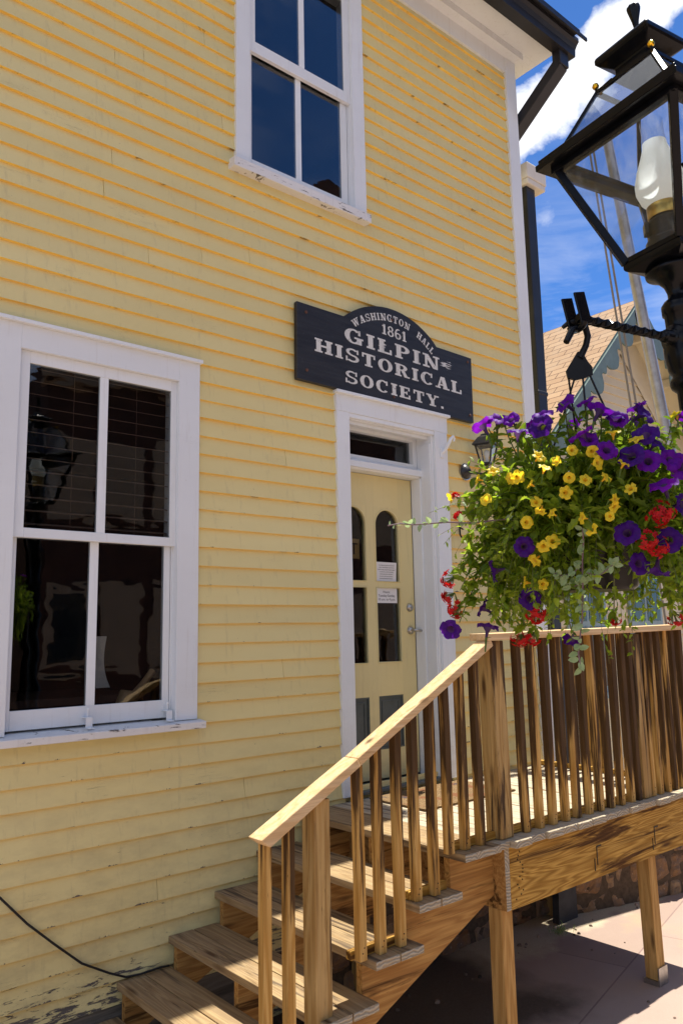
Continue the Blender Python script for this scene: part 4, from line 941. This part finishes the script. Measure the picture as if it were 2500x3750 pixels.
for k, a in enumerate((35, 125, 215, 305)):
    a = math.radians(a); s_ = top + tocam * (-.048 + k * .022) + Vector((0, 0, -.150)); e_ = BC + Vector((POTR * math.cos(a), POTR * math.sin(a), POTZ)); wr.tube([s_, s_ * .5 + e_ * .5, e_], .0032, 6)
wr.build('hanger_rods', plastic, bk)
pt = MB(); pt.lathe([(.105, -.235), (.118, -.225), (.170, -.05), (.184, -.045), (.184, -.018), (.172, -.018), (.165, -.05)], BC, 36); pt.lathe([(.0, -.045), (.166, -.045)], BC, 36, 1)
pt.build('pot', [plastic, plain('potting_soil', (.03, .02, .012), .95, .1, 0, .4, 60, .004)], bk)
rp = MB()
for k in range(30): rp.box(-.001, .001, -.0015, .0015, -.20, -.06, M4=Matrix.Translation(BC) @ Matrix.Rotation(k / 30 * 2 * math.pi, 4, 'Z') @ Matrix.Translation((.150, 0, 0)) @ Matrix.Rotation(.30, 4, 'Y'))
rp.build('pot_ribs', plastic, bk)

RAD = Vector((.40, .36, .33))
CD = (CAM - BC).normalized()
leaf, leaf2, stems, stems2 = MB(), MB(), MB(), MB()
lr = random.Random(11)
def add_leaf(mb, p, d_, up, L, wd, curl=.25, lobes=False):
    d_ = d_.normalized(); s_ = d_.cross(up)
    if s_.length < .05: s_ = d_.orthogonal()
    s_.normalize(); nn = s_.cross(d_).normalized()
    if lobes:
        prof_ = [(0, .0), (.12, .42), (.28, .30), (.42, .62), (.56, .40), (.70, .52), (.82, .25), (1, 0)]
    else: prof_ = [(0, .0), (.22, .38), (.5, .5), (.78, .34), (1, 0)]
    c_ = [p + d_ * L * a + nn * (-curl * L * a * a) for a, _ in prof_]
    vs = [c_[0]]; fs = []; n = len(prof_)
    for i in range(1, n - 1):
        h = nn * (prof_[i][1] * wd * .35)
        vs += [c_[i] + s_ * wd * prof_[i][1] + h, c_[i], c_[i] - s_ * wd * prof_[i][1] + h]
    vs.append(c_[-1]); e = len(vs) - 1
    fs += [(0, 1, 2), (0, 2, 3)]
    for i in range(n - 3):
        a = 1 + i * 3; fs += [(a, a + 3, a + 4, a + 1), (a + 1, a + 4, a + 5, a + 2)]
    a = 1 + (n - 3) * 3; fs += [(a, e, a + 1), (a + 1, e, a + 2)]
    mb.add(vs, fs, 0, False)
def rdir(r): 
    while 1:
        v = Vector((r.uniform(-1, 1), r.uniform(-1, 1), r.uniform(-1, 1)))
        if .05 < v.length < 1: return v.normalized()
def sprig(start, dirv, length, droop, nleaf, size, mb=leaf, stem_r=.0014, lob=.15):
    p = start.copy(); d_ = dirv.normalized(); n = max(4, int(length / .022)); pts = [p.copy()]
    for i in range(n):
        d_ = (d_ + Vector((0, 0, -droop)) + rdir(lr) * .13).normalized(); p = p + d_ * (length / n); pts.append(p.copy())
    stems.tube(pts, [stem_r * (1 - .6 * i / n) for i in range(n + 1)], 4, 0, False)
    for k in range(nleaf):
        f_ = .22 + .78 * (k + lr.random()) / nleaf; i = min(n - 1, int(f_ * n)); q = pts[i].lerp(pts[i + 1], f_ * n - i) if i < n else pts[-1]
        a = (pts[i + 1] - pts[i]).normalized(); sd = (rdir(lr) + a * .55).normalized(); L = size * lr.uniform(.6, 1.25) * (1.15 - .45 * f_)
        add_leaf(mb, q, sd, Vector((0, 0, 1)) + rdir(lr) * .7, L, L * lr.uniform(.36, .62), lr.uniform(0, .5), lr.random() < lob)
# sprigs radiating from the rim, arching over; a bare patch is left low in front where the pot shows
cnt = 0
while cnt < 640:
    dv = rdir(lr)
    if dv.z < -.62: continue
    low = dv.z < .02
    front = dv.dot(Vector((CD.x, CD.y, 0)).normalized())
    azs = dv.dot(Vector((Rv.x, Rv.y, 0)).normalized())
    if low and front > .3 and -.22 < azs < .34 and dv.z < -.08 and lr.random() < .9: continue
    cnt += 1
    hd = Vector((dv.x, dv.y, 0)); hd = hd.normalized() if hd.length > .01 else Vector((1, 0, 0))
    rim = Vector((hd.x * .15, hd.y * .15, -.03)) * lr.uniform(.2, 1)
    target = Vector((dv.x * RAD.x, dv.y * RAD.y, dv.z * RAD.z)) * lr.uniform(.72, 1.04)
    if dv.z > 0: target.z *= .86
    d0 = (target - rim); Ls = d0.length
    if low: d0 = (hd * .7 + Vector((0, 0, .35)))
    sprig(BC + rim, d0, Ls * (1.45 if low else 1.02), .21 if low else .035, lr.randint(17, 26), lr.uniform(.028, .042), lob=.5 if low else .10)
for k in range(260):                                   # broad scalloped leaves close round the pot
    a = lr.uniform(0, 2 * math.pi); hd = Vector((math.cos(a), math.sin(a), 0)); az_ = hd.x * Rv.x + hd.y * Rv.y
    if hd.dot(CD) > 0 and -.25 < az_ < .33 and lr.random() < .75: continue
    sprig(BC + hd * .16, hd * .8 + Vector((0, 0, lr.uniform(-.9, .5))), lr.uniform(.12, .30), .18, lr.randint(8, 13), lr.uniform(.038, .055), lob=.85)
for k in range(60):                                    # long strays that break the outline
    a = lr.uniform(0, 2 * math.pi); hd = Vector((math.cos(a), math.sin(a), 0))
    if abs((hd.x * Rv.x + hd.y * Rv.y)) < .35 and hd.dot(CD) > 0: continue
    sprig(BC + hd * .15, hd + Vector((0, 0, lr.uniform(-.3, .8))), lr.uniform(.26, .36), lr.uniform(.03, .14), lr.randint(13, 20), lr.uniform(.02, .032), lob=.3)
tag(leaf.build('foliage', leafy('petunia_leaf', (.11, .20, .012), (.30, .40, .03), .55), bk, fix=False), kind='stuff')
stems.build('stems', leafy('green_stem', (.12, .16, .04), (.20, .20, .08), .1), bk, fix=False)
# flowers
PET = [(-0.274, 0.155, 0.248), (-0.244, 0.12, 0.264), (-0.26, 0.064, 0.244), (-0.329, -0.009, 0.187), (-0.282, -0.051, 0.229), (-0.322, -0.071, 0.185), (-0.226, -0.083, 0.261), (-0.2, -0.131, 0.259), (-0.209, -0.182, 0.226), (-0.214, -0.219, 0.193), (-0.125, -0.226, 0.235), (-0.118, -0.25, 0.216), (-0.186, -0.278, 0.143), (-0.169, -0.3, 0.118), (-0.302, -0.173, 0.148), (-0.297, -0.194, 0.13), (-0.282, -0.232, 0.098), (-0.213, -0.296, 0.068), (-0.15, -0.323, 0.075), (-0.191, -0.316, 0.013), (-0.247, -0.269, 0.082), (-0.124, -0.336, 0.058), (-0.136, -0.336, -0.038), (-0.156, -0.305, -0.12), (-0.145, -0.255, -0.2), (-0.258, -0.251, -0.103), (-0.198, -0.248, -0.175), (-0.368, -0.04, -0.124), (-0.316, 0.111, -0.174), (-0.258, 0.036, -0.25), (-0.218, 0.232, -0.26), (-0.208, 0.217, -0.311), (-0.3, 0.279, -0.325), (-0.11, 0.02, -0.361), (-0.212, -0.227, 0.187), (0.063, -0.262, 0.234),
       (.10, .10, .30), (.20, -.05, .28), (.0, .2, .29), (.25, .15, .2), (.3, -.15, .05)]
YELF = [(-0.247, -0.23, 0.151), (-0.215, -0.269, 0.129), (-0.331, -0.168, 0.103), (-0.366, -0.097, 0.098), (-0.358, -0.136, 0.078), (-0.261, -0.263, 0.065), (-0.306, -0.207, 0.094), (-0.305, -0.222, 0.065), (-0.385, 0.037, 0.082), (-0.392, -0.047, 0.048), (-0.395, -0.021, 0.047), (-0.389, -0.077, 0.027), (-0.352, -0.167, 0.03), (-0.332, -0.199, 0.025), (-0.299, -0.237, 0.029), (-0.375, 0.101, 0.069), (-0.371, -0.114, 0.067), (-0.304, 0.265, 0.048), (-0.395, 0.058, 0.007), (-0.358, -0.16, -0.005), (-0.287, -0.249, -0.026), (-0.261, -0.272, -0.001), (-0.386, -0.092, -0.02), (-0.381, -0.098, -0.048), (-0.371, -0.122, -0.05), (-0.295, -0.232, -0.067), (-0.336, -0.181, -0.068), (-0.317, -0.194, -0.095), (-0.353, -0.11, -0.117), (-0.356, -0.084, -0.13), (-0.345, -0.045, -0.162), (-0.309, 0.016, -0.209), (-0.287, -0.012, -0.229), (-0.298, -0.037, -0.217), (0.053, -0.247, 0.24), (-0.287, -0.246, -0.046), (-0.385, -0.062, -0.068)]
REDF = [(-0.191, -0.31, -0.057), (-0.202, -0.301, -0.07), (-0.213, -0.275, -0.121), (-0.181, -0.284, -0.137), (-0.284, 0.251, 0.051), (-0.285, 0.284, -0.181), (-0.286, 0.283, -0.228), (-0.276, 0.273, -0.264), (-0.221, 0.036, -0.273), (-0.20, 0.06, -0.284), (0.071, -0.217, -0.257), (0.10, -0.172, -0.30), (-0.08, -0.10, -0.31), (-0.17, 0.142, -0.35), (-0.14, 0.122, -0.345), (-0.318, 0.218, -0.009)]
def corolla(mb, p, axis, R, depth, lobes, ruffle, rr_, throat=1, notch=.12, nseg=30):
    """funnel that opens into a lobed, wavy rim"""
    axis = axis.normalized(); a = axis.orthogonal().normalized(); b_ = axis.cross(a); ph = rr_.random() * 6.28; rings = [(.10, -1.0, 1), (.16, -.55, 1), (.34, -.22, 1), (.66, -.03, 0), (1.0, .06, 0)]
    vs = []; fs = []; ms_ = []
    for (r_, h_, mm) in rings:
        for k in range(nseg):
            t_ = 2 * math.pi * k / nseg; lob = 1 - notch * (abs(math.cos(lobes * t_ / 2 + ph)) < .28) * (r_ > .6); w_ = ruffle * math.sin(lobes * t_ + ph * 2) * r_ * r_ + ruffle * .6 * math.sin(2.3 * lobes * t_ + ph) * (r_ > .9)
            vs.append(p + (a * math.cos(t_) + b_ * math.sin(t_)) * R * r_ * lob + axis * (depth * h_ + w_ * R - (.28 * R if r_ > .9 else 0)))
    for i in range(len(rings) - 1):
        for k in range(nseg): fs.append((i * nseg + k, i * nseg + (k + 1) % nseg, (i + 1) * nseg + (k + 1) % nseg, (i + 1) * nseg + k)); ms_.append(1 if rings[i][2] and i < 2 else 0)
    mb.add(vs, fs, ms_, True)
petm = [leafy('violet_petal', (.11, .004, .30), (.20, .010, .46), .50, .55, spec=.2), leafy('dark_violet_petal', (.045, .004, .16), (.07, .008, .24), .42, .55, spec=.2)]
throat = leafy('petunia_throat', (.05, .01, .10), (.10, .05, .16), .4)
yelm = leafy('yellow_petal', (.84, .62, .012), (.88, .72, .05), .45, .5); yth = leafy('yellow_throat', (.80, .46, .015), (.8, .52, .05), .4)
redm = leafy('red_petal', (.42, .003, .006), (.60, .006, .008), .42, .5); grn = leafy('calyx_green', (.10, .17, .03), (.15, .22, .05), .3)
fr_ = random.Random(5)
def outward(o_): return Vector((o_[0] / RAD.x ** 2, o_[1] / RAD.y ** 2, o_[2] / RAD.z ** 2)).normalized()
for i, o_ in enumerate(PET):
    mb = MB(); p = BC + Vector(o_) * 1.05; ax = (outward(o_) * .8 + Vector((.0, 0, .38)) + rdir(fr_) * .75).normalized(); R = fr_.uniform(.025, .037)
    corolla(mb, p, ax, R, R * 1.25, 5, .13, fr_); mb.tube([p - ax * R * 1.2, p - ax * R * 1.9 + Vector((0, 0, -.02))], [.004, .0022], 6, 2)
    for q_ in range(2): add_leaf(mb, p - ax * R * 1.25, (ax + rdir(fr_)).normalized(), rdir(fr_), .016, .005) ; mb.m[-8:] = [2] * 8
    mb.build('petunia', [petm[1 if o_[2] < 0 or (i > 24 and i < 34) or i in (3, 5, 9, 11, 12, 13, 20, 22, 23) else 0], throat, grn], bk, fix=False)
for i, o_ in enumerate(YELF):
    mb = MB(); p = BC + Vector(o_) * 1.04; ax = (outward(o_) * .9 + Vector((0, 0, .15)) + rdir(fr_) * .8).normalized(); R = fr_.uniform(.013, .021)
    corolla(mb, p, ax, R, R * 1.3, 5, .17, fr_, notch=.24, nseg=20); mb.tube([p - ax * R * 1.2, p - ax * R * 1.9 + Vector((0, 0, -.012))], [.003, .0016], 5, 2)
    mb.build('yellow_bell', [yelm, yth, grn], bk, fix=False)
for i, o_ in enumerate(REDF):
    mb = MB(); p = BC + Vector(o_) * 1.04; ax = outward(o_); rs = .014 if i in (4, 15, 12) else .030
    for k in range(8 if rs < .02 else 20):
        dv = (rdir(fr_) + ax * .9).normalized(); q = p + dv * rs * fr_.uniform(.75, 1.05); nrm_ = (dv + rdir(fr_) * .3).normalized(); a = nrm_.orthogonal().normalized(); b_ = nrm_.cross(a)
        for j in range(5):
            th_ = j * 2 * math.pi / 5 + k; dd = a * math.cos(th_) + b_ * math.sin(th_); add_leaf(mb, q, dd, nrm_, .0095, .0062, -.1)
        mb.tube([p - ax * .01, q], .0009, 4, 1, False)
    mb.build('verbena_cluster', [redm, grn], bk, fix=False)
for o_ in PET + YELF + REDF:                           # each bloom sits at the end of its own leafy shoot
    v = Vector(o_); hd = Vector((v.x, v.y, 0)).normalized(); a_ = BC + hd * .14 + Vector((0, 0, .0)); e_ = BC + v * .98
    n = 8; mid_ = a_.lerp(e_, .5) + hd * .05 + Vector((0, 0, .06)); pts = [a_.lerp(mid_, k / n).lerp(mid_.lerp(e_, k / n), k / n) for k in range(n + 1)]
    stems2.tube(pts, .0018, 4, 0, False)
    for k in range(44 if v.z < 0 else 24):
        f_ = lr.uniform(.25, 1); i = min(n - 1, int(f_ * n)); L = lr.uniform(.022, .040); lb_ = v.z < -.05 and lr.random() < .5
        add_leaf(leaf2, pts[i].lerp(pts[i + 1], f_ * n - i), rdir(lr), Vector((0, 0, 1)) + rdir(lr) * .7, L * (1.3 if lb_ else 1), L * lr.uniform(.4, .65), .3, lb_)
leaf2.build('flowering_shoots', bpy.data.materials['petunia_leaf'], bk, fix=False)['kind'] = 'stuff'; stems2.build('flower_stems', bpy.data.materials['green_stem'], bk, fix=False)
# silvery trailing sprigs
SIL = [[(-.318, -.171, -.09), (-.310, -.166, -.125), (-.296, -.150, -.175), (-.285, -.140, -.225), (-.280, -.132, -.275), (-.282, -.130, -.320), (-.292, -.126, -.365), (-.298, -.122, -.405), (-.292, -.124, -.447)],
       [(-.300, -.149, -.185), (-.301, -.12, -.203), (-.307, -.098, -.208), (-.322, -.083, -.200)], [(-.284, -.132, -.231), (-.285, -.112, -.235), (-.295, -.098, -.226)], [(-.290, -.158, -.203), (-.270, -.178, -.212), (-.262, -.201, -.195), (-.255, -.217, -.182)],
       [(-.34, .05, -.043), (-.355, .16, -.042), (-.36, .24, -.030), (-.385, .290, -.030), (-.415, .331, -.031), (-.445, .352, -.027), (-.475, .375, -.033)]]
silm = leafy('silver_leaf', (.26, .37, .18), (.36, .47, .27), .35, .8, spec=.1)
sr = random.Random(9)
for si, path in enumerate(SIL):
    mb = MB(); pts = [BC + Vector(q) for q in path]; mb.tube(pts, .0022 if si in (0, 4) else .0016, 5, 1, False)
    for i in range(len(pts) - 1):
        for k in range(5 if si != 4 else 3):
            q = pts[i].lerp(pts[i + 1], sr.random()); dv = (rdir(sr) + (pts[i + 1] - pts[i]).normalized() * .4).normalized(); L = sr.uniform(.018, .030) * (.8 if si == 4 and i > 3 else 1)
            add_leaf(mb, q, dv, CD + rdir(sr) * .6, L, L * .60, sr.uniform(-.1, .3))
    mb.build('silver_sprig', [silm, plain('mauve_stem', (.16, .10, .11), .6)], bk, fix=False)

# ------------------------------------------------------------------ beyond the hall
# flagpole
FA = Vector((7.834, -.387, 3.63)); fdir = Vector((-Rv.x * .112, -Rv.y * .112, 1)); foot = FA + fdir * (GZ - FA.z)
fp = thing('flagpole', 'tall tapered grey metal flagpole with two ropes, behind the lantern', 'flagpole', foot)
q = MB(); q.tube([foot + fdir * h for h in (0, 2, 4, 6, 7.55)], [.070, .066, .061, .055, .050], 20)
for h in (3.5, 4.15, 4.8, 5.05, 5.6, 6.3): q.tube([foot + fdir * h, foot + fdir * (h + .012)], .0665 - .0028 * h * .9, 20)
q.build('pole', plain('grey_galvanised_metal', (.36, .34, .32), .38, .5, .6, .25, 9), fp)
for dx, k in ((-.30, 0), (-.36, 1)):
    q = MB(); lat = Vector((Rv.x, Rv.y, 0)); q.tube([foot + fdir * h + lat * (dx * (1 - h / 11.5) - .06 - .02 * k) for h in (.9, 3, 5, 7, 7.5)], .011, 6); q.build('rope', plain('grey_rope', (.20, .18, .16), .9), fp)
# capped drainpipe beside the corner
dp = thing('drainpipe', 'square black drainpipe standing just behind the right corner of the yellow hall', 'drainpipe', (6.37, .08, GZ))
q = MB(); q.box(6.300, 6.435, .03, .13, GZ, 6.0); q.box(6.292, 6.443, .024, .136, 3.9, 3.94); q.build('pipe', M['gutter'], dp, .006)
q = MB(); q.box(6.26, 6.565, -.02, .16, 6.06, 6.22); q.box(6.27, 6.555, -.012, .15, 6.002, 6.0595)
q.build('gutter_end', paint('peeling_white', (.74, .70, .62), (.62, .56, .46), .0, grime=(.25, .15, .08)), dp, .01, 2)

m, t, b = new('brown_shingles'); P = t.node('ShaderNodeNewGeometry').outputs['Position']
co = t.node('ShaderNodeTexCoord').outputs['UV'] if False else P; s_ = t.sep(P)
comb = t.node('ShaderNodeCombineXYZ'); t.link(s_[1], comb.inputs[0]); t.link(t.math('MULTIPLY', s_[2], 1.414), comb.inputs[1])
br = t.node('ShaderNodeTexBrick'); t.link(comb.outputs[0], br.inputs['Vector']); br.inputs['Scale'].default_value = 1; br.inputs['Brick Width'].default_value = .34; br.inputs['Row Height'].default_value = .145; br.inputs['Mortar Size'].default_value = .008
br.inputs['Color1'].default_value = (.42, .27, .16, 1); br.inputs['Color2'].default_value = (.50, .34, .21, 1); br.inputs['Mortar'].default_value = (.11, .065, .04, 1)
c = t.mix(t.map(t.noise(P, 70, 4), .35, .7, 0, .4), br.outputs[0], (.30, .18, .11)); c = t.mix(t.map(t.noise(P, 1.5, 4), .5, .7, 0, .3), c, (.5, .42, .32)); setc(b, t, c, .9, .15)
bump(t, b, br.outputs['Fac'], -.01, .8); M['shingle'] = m
cream = plain('cream_paint', (.66, .58, .42), .6, .3, 0, .06, 3); sage = plain('sage_green_paint', (.14, .20, .19), .55, .3, 0, .15, 6)
hs = thing('gabled_house', 'cream clapboard house with a steep brown shingled gable and sage scroll bargeboards, beyond the hall', 'house', (10.92, 1.8, GZ))
AX, AZ, YB, YW = 10.92, 6.57, 1.42, 1.80; HWD = 3.1; drop = HWD * .994
q = MB()
for s_ in (-1, 1):
    ex = AX + s_ * HWD; ez = AZ - drop
    vs = [(AX, YB, AZ), (ex, YB, ez), (ex, 13, ez), (AX, 13, AZ), (AX, YB, AZ - .05), (ex, YB, ez - .05), (ex, 13, ez - .05), (AX, 13, AZ - .05)]
    q.add(vs, [(0, 1, 2, 3), (4, 7, 6, 5), (0, 4, 5, 1), (1, 5, 6, 2), (2, 6, 7, 3)], [0, 1, 2, 1, 1])
q.build('roof', [M['shingle'], cream, sage], hs, fix=False)
for s_ in (-1, 1):                                     # scroll-cut bargeboards
    q = MB(); n = 84; vs = []; fs = []
    dv = Vector((s_ * 1, 0, -.994)).normalized(); pn_ = Vector((-s_ * .994, 0, -1)).normalized()
    for i in range(n + 1):
        f_ = i / n; l_ = f_ * HWD * 1.41; ph = (l_ / .62) % 1
        wd = .22 + .085 * math.sin(ph * 2 * math.pi) + (.06 * math.sin(ph * 6 * math.pi) if ph > .55 else 0) + (.06 if i < 6 else 0)
        o_ = Vector((AX, YB - .03, AZ - .04)) + dv * l_
        for yy in (0, .028): vs += [o_ + Vector((0, yy, 0)), o_ + pn_ * wd + Vector((0, yy, 0))]
    for i in range(n):
        a = i * 4; b_ = a + 4; fs += [(a, b_, b_ + 1, a + 1), (a + 2, a + 3, b_ + 3, b_ + 2), (a + 1, b_ + 1, b_ + 3, a + 3), (a, a + 2, b_ + 2, b_)]
    q.add(vs, fs); q.build('bargeboard', sage, hs, fix=False)
# siding of the gable, board by board, inside broad raking frieze boards
q = MB(); z_ = GZ
while z_ < AZ - .8:
    h_ = .135
    def half(z): return min(HWD - .30, (AZ - .62 - z) / .994)
    a0_, a1_ = half(z_), half(z_ + h_)
    if a0_ > .02:
        a1_ = max(a1_, .005); q.add([(AX - a0_, YW - .022, z_), (AX + a0_, YW - .022, z_), (AX + a1_, YW, z_ + h_), (AX - a1_, YW, z_ + h_), (AX - a0_, YW, z_), (AX + a0_, YW, z_)], [(0, 1, 2, 3), (4, 5, 1, 0)])
    z_ += h_
q.build('siding', plain('cream_clapboards', (.66, .57, .40), .6, .3, 0, .05, 3), hs, fix=False)
q = MB()
for s_ in (-1, 1):
    q.add([(AX, YW - .03, AZ - .055), (AX + s_ * (HWD - .1), YW - .03, AZ - .055 - (HWD - .1) * .994), (AX + s_ * (HWD - .1), YW - .03, AZ - .75 - (HWD - .1) * .994), (AX, YW - .03, AZ - .75)], [(0, 1, 2, 3)])
    for k in range(5):
        x_ = .35 + k * .62; q.beam((AX + s_ * x_, YB + .02, AZ - .12 - x_ * .994), (AX + s_ * x_, YW - .03, AZ - .12 - x_ * .994), .09, .12)
q.box(AX - HWD + .28, AX - HWD + .40, YW - .03, YW + .05, GZ, AZ - .3 - HWD * .9); q.build('raking_trim', cream, hs, fix=False)
q = MB(); q.box(AX - HWD + .3, AX + HWD - .3, YW + .01, 12.8, GZ, AZ - drop + .2); q.prism([(AX - HWD + .3, AZ - drop + .2), (AX + HWD - .3, AZ - drop + .2), (AX, AZ - .25)], YW + .012, 12.8); q.build('wall', cream, hs)
for x_ in (9.1, 10.6, 12.2):
    q = MB(); q.box(x_, x_ + .9, YW - .05, YW - .02, .9, 2.7); q.box(x_ - .04, x_ + .94, YW - .09, YW - .02, 2.70, 2.80); q.box(x_ - .04, x_ + .94, YW - .09, YW - .02, .82, .90); wn = q.build('window', plain('blue_grey_trim', (.22, .30, .33), .5), hs)
    for (a, e) in ((.06, .42), (.48, .84)):
        for (c_, d_) in ((.98, 1.76), (1.83, 2.62)): q = MB(); q.box(x_ + a, x_ + e, YW - .056, YW - .051, c_, d_); q.build('pane', plain('dark_pane', (.02, .025, .03), .08, .6), wn)
# low stone wall and plants beyond the porch
lw = MB(); rubble(lw, (6.02, -.20), (8.6, -.95), GZ - .02, .30, 8, .17)
tag(lw.build('stone_wall', [M['stone'], M['mortar']], None, fix=False), 'low rough stone wall running off behind the far porch post', 'wall')
st = MB(); st.prism([(5.74, -.02 + GZ), (5.99, -.02 + GZ), (5.985, GZ + .30), (5.93, GZ + .42), (5.76, GZ + .40)], -.26, -.20)
tag(st.build('slate_slab', plain('black_slate', (.025, .024, .026), .7, .4, 0, .4, 10, .006)), 'dark slate slab leaning against the stone foundation under the porch', 'slab')
pb = MB(); r = random.Random(21)
for k in range(90):
    x_ = r.uniform(3.2, 8.2); y_ = r.choice((r.uniform(-.55, -.2), r.uniform(-3.4, -.3))); s_ = r.uniform(.004, .014) * (1.5 if y_ > -.6 else 1)
    vs = [Vector((x_ + s_ * r.uniform(.6, 1.2) * math.cos(a), y_ + s_ * r.uniform(.6, 1.2) * math.sin(a), GZ + .001)) for a in (0, 1.05, 2.1, 3.14, 4.2, 5.2)]
    tp_ = [v + Vector((-(v.x - x_) * .4, -(v.y - y_) * .4, s_ * .7)) for v in vs]
    pb.add(vs + tp_, [(i, (i + 1) % 6, (i + 1) % 6 + 6, i + 6) for i in range(6)] + [(6, 7, 8, 9, 10, 11)])
m, t, b = new('grit_and_pebbles'); c = t.mix(t.node('ShaderNodeNewGeometry').outputs['Random Per Island'], (.05, .035, .025), (.34, .25, .19)); setc(b, t, c, .85, .2)
tag(pb.build('grit', m, None, fix=False), kind='stuff')
gr = MB(); r = random.Random(3)
for k in range(46):
    x_, y_ = 5.60 + r.gauss(0, .05), -.36 + r.gauss(0, .03); a = r.uniform(0, 6.28); h_ = r.uniform(.03, .085); dv = Vector((math.cos(a), math.sin(a), 2.4)).normalized()
    add_leaf(gr, Vector((x_, y_, GZ)), dv, Vector((math.sin(a), -math.cos(a), .2)), h_, .004, .3)
tag(gr.build('grass_tuft', leafy('grass_blade', (.14, .24, .05), (.22, .32, .08), .4), None, fix=False), 'small tuft of green grass in the sand under the porch', 'grass tuft')
for n_, (px, py, hh, fl) in enumerate(((8.3, -.25, 1.5, True), (8.9, .35, 1.25, False), (9.6, -.2, 1.1, False))):
    lab = ('leafy green plant with upright purple flower spikes, seen through the end railing', 'low dense green bush just left of the cream house front', 'small green bush at the right, beyond the stone wall')[n_]
    pl_ = thing('garden_plant', lab, 'plant', (px, py, GZ)); lf, fl_, stm = MB(), MB(), MB(); r = random.Random(n_)
    for k in range(70):
        a = r.uniform(0, 6.28); p0 = Vector((px, py, GZ)); tip = p0 + Vector((math.cos(a) * r.uniform(.05, .38), math.sin(a) * r.uniform(.05, .38), hh * r.uniform(.45, 1)))
        stm.tube([p0, p0.lerp(tip, .5) + Vector((0, 0, .05)), tip], .004, 4, 0, False)
        for j in range(14): q_ = p0.lerp(tip, r.uniform(.15, 1)); add_leaf(lf, q_, rdir(r) + Vector((0, 0, .2)), Vector((0, 0, 1)), r.uniform(.05, .09), .02, .3)
        if fl and k % 3 == 0:
            for j in range(26): q_ = tip + Vector((r.gauss(0, .012), r.gauss(0, .012), j * .011)); add_leaf(fl_, q_, rdir(r), Vector((0, 0, 1)), .018, .008)
    lf.build('leaves', leafy('bush_leaf', (.06, .14, .02), (.12, .24, .04), .4), pl_, fix=False); stm.build('stems', grn, pl_, fix=False)
    if fl: fl_.build('flower_spikes', leafy('lavender_petal', (.25, .12, .5), (.4, .25, .6), .4), pl_, fix=False)

# ------------------------------------------------------------------ buildings across the street, which the window glass mirrors
brick = plain('dark_red_brick', (.085, .045, .036), .85, .2, 0, .3, 2); sill_m = plain('sandstone_trim', (.34, .27, .20), .8)
def facade(name, label, x0, x1, top, yb, gable, mat, cols, rows, z0=1.0):
    bt = thing(name, label, 'building', ((x0 + x1) / 2, yb, GZ)); q = MB(); q.box(x0, x1, yb - 8, yb, GZ, top); q.build('wall', mat, bt)
    q = MB()
    if gable: q.prism([(x0 - .2, top), (x1 + .2, top), ((x0 + x1) / 2, gable)], yb - 8, yb + .15)
    else: q.box(x0 - .1, x1 + .1, yb - .2, yb + .25, top - .35, top + .05)
    q.build('cornice' if not gable else 'roof', sill_m if not gable else brick, bt)
    for i in range(cols):
        for j in range(rows):
            cxw = x0 + (i + .5) * (x1 - x0) / cols; zw = z0 + j * 3.4; q = MB(); q.box(cxw - .5, cxw + .5, yb + .002, yb + .05, zw, zw + 1.9); wn = q.build('window', sill_m, bt)
            g_ = MB(); g_.box(cxw - .4, cxw + .4, yb + .052, yb + .056, zw + .1, zw + 1.8); g_.build('pane', plain('shop_glass', (.02, .025, .03), .05, .8), wn) if (i + j) == 0 else None
facade('brick_shop', 'low dark brick shop with a flat cornice, across the street behind the viewer', 6.4, 11.3, 7.9, -13, 0, brick, 4, 2)
facade('brick_shop', 'tall gabled brick building next to the low flat shop, across the street behind the viewer', 11.5, 17.8, 13.2, -13, 15.5, brick, 4, 4)
facade('brick_shop', 'lowest brick building left of the flat-roofed shop, across the street behind the viewer', -2.0, 6.2, 6.7, -13.5, 0, plain('brown_brick', (.13, .085, .06), .85, .2, 0, .3, 2), 5, 2)
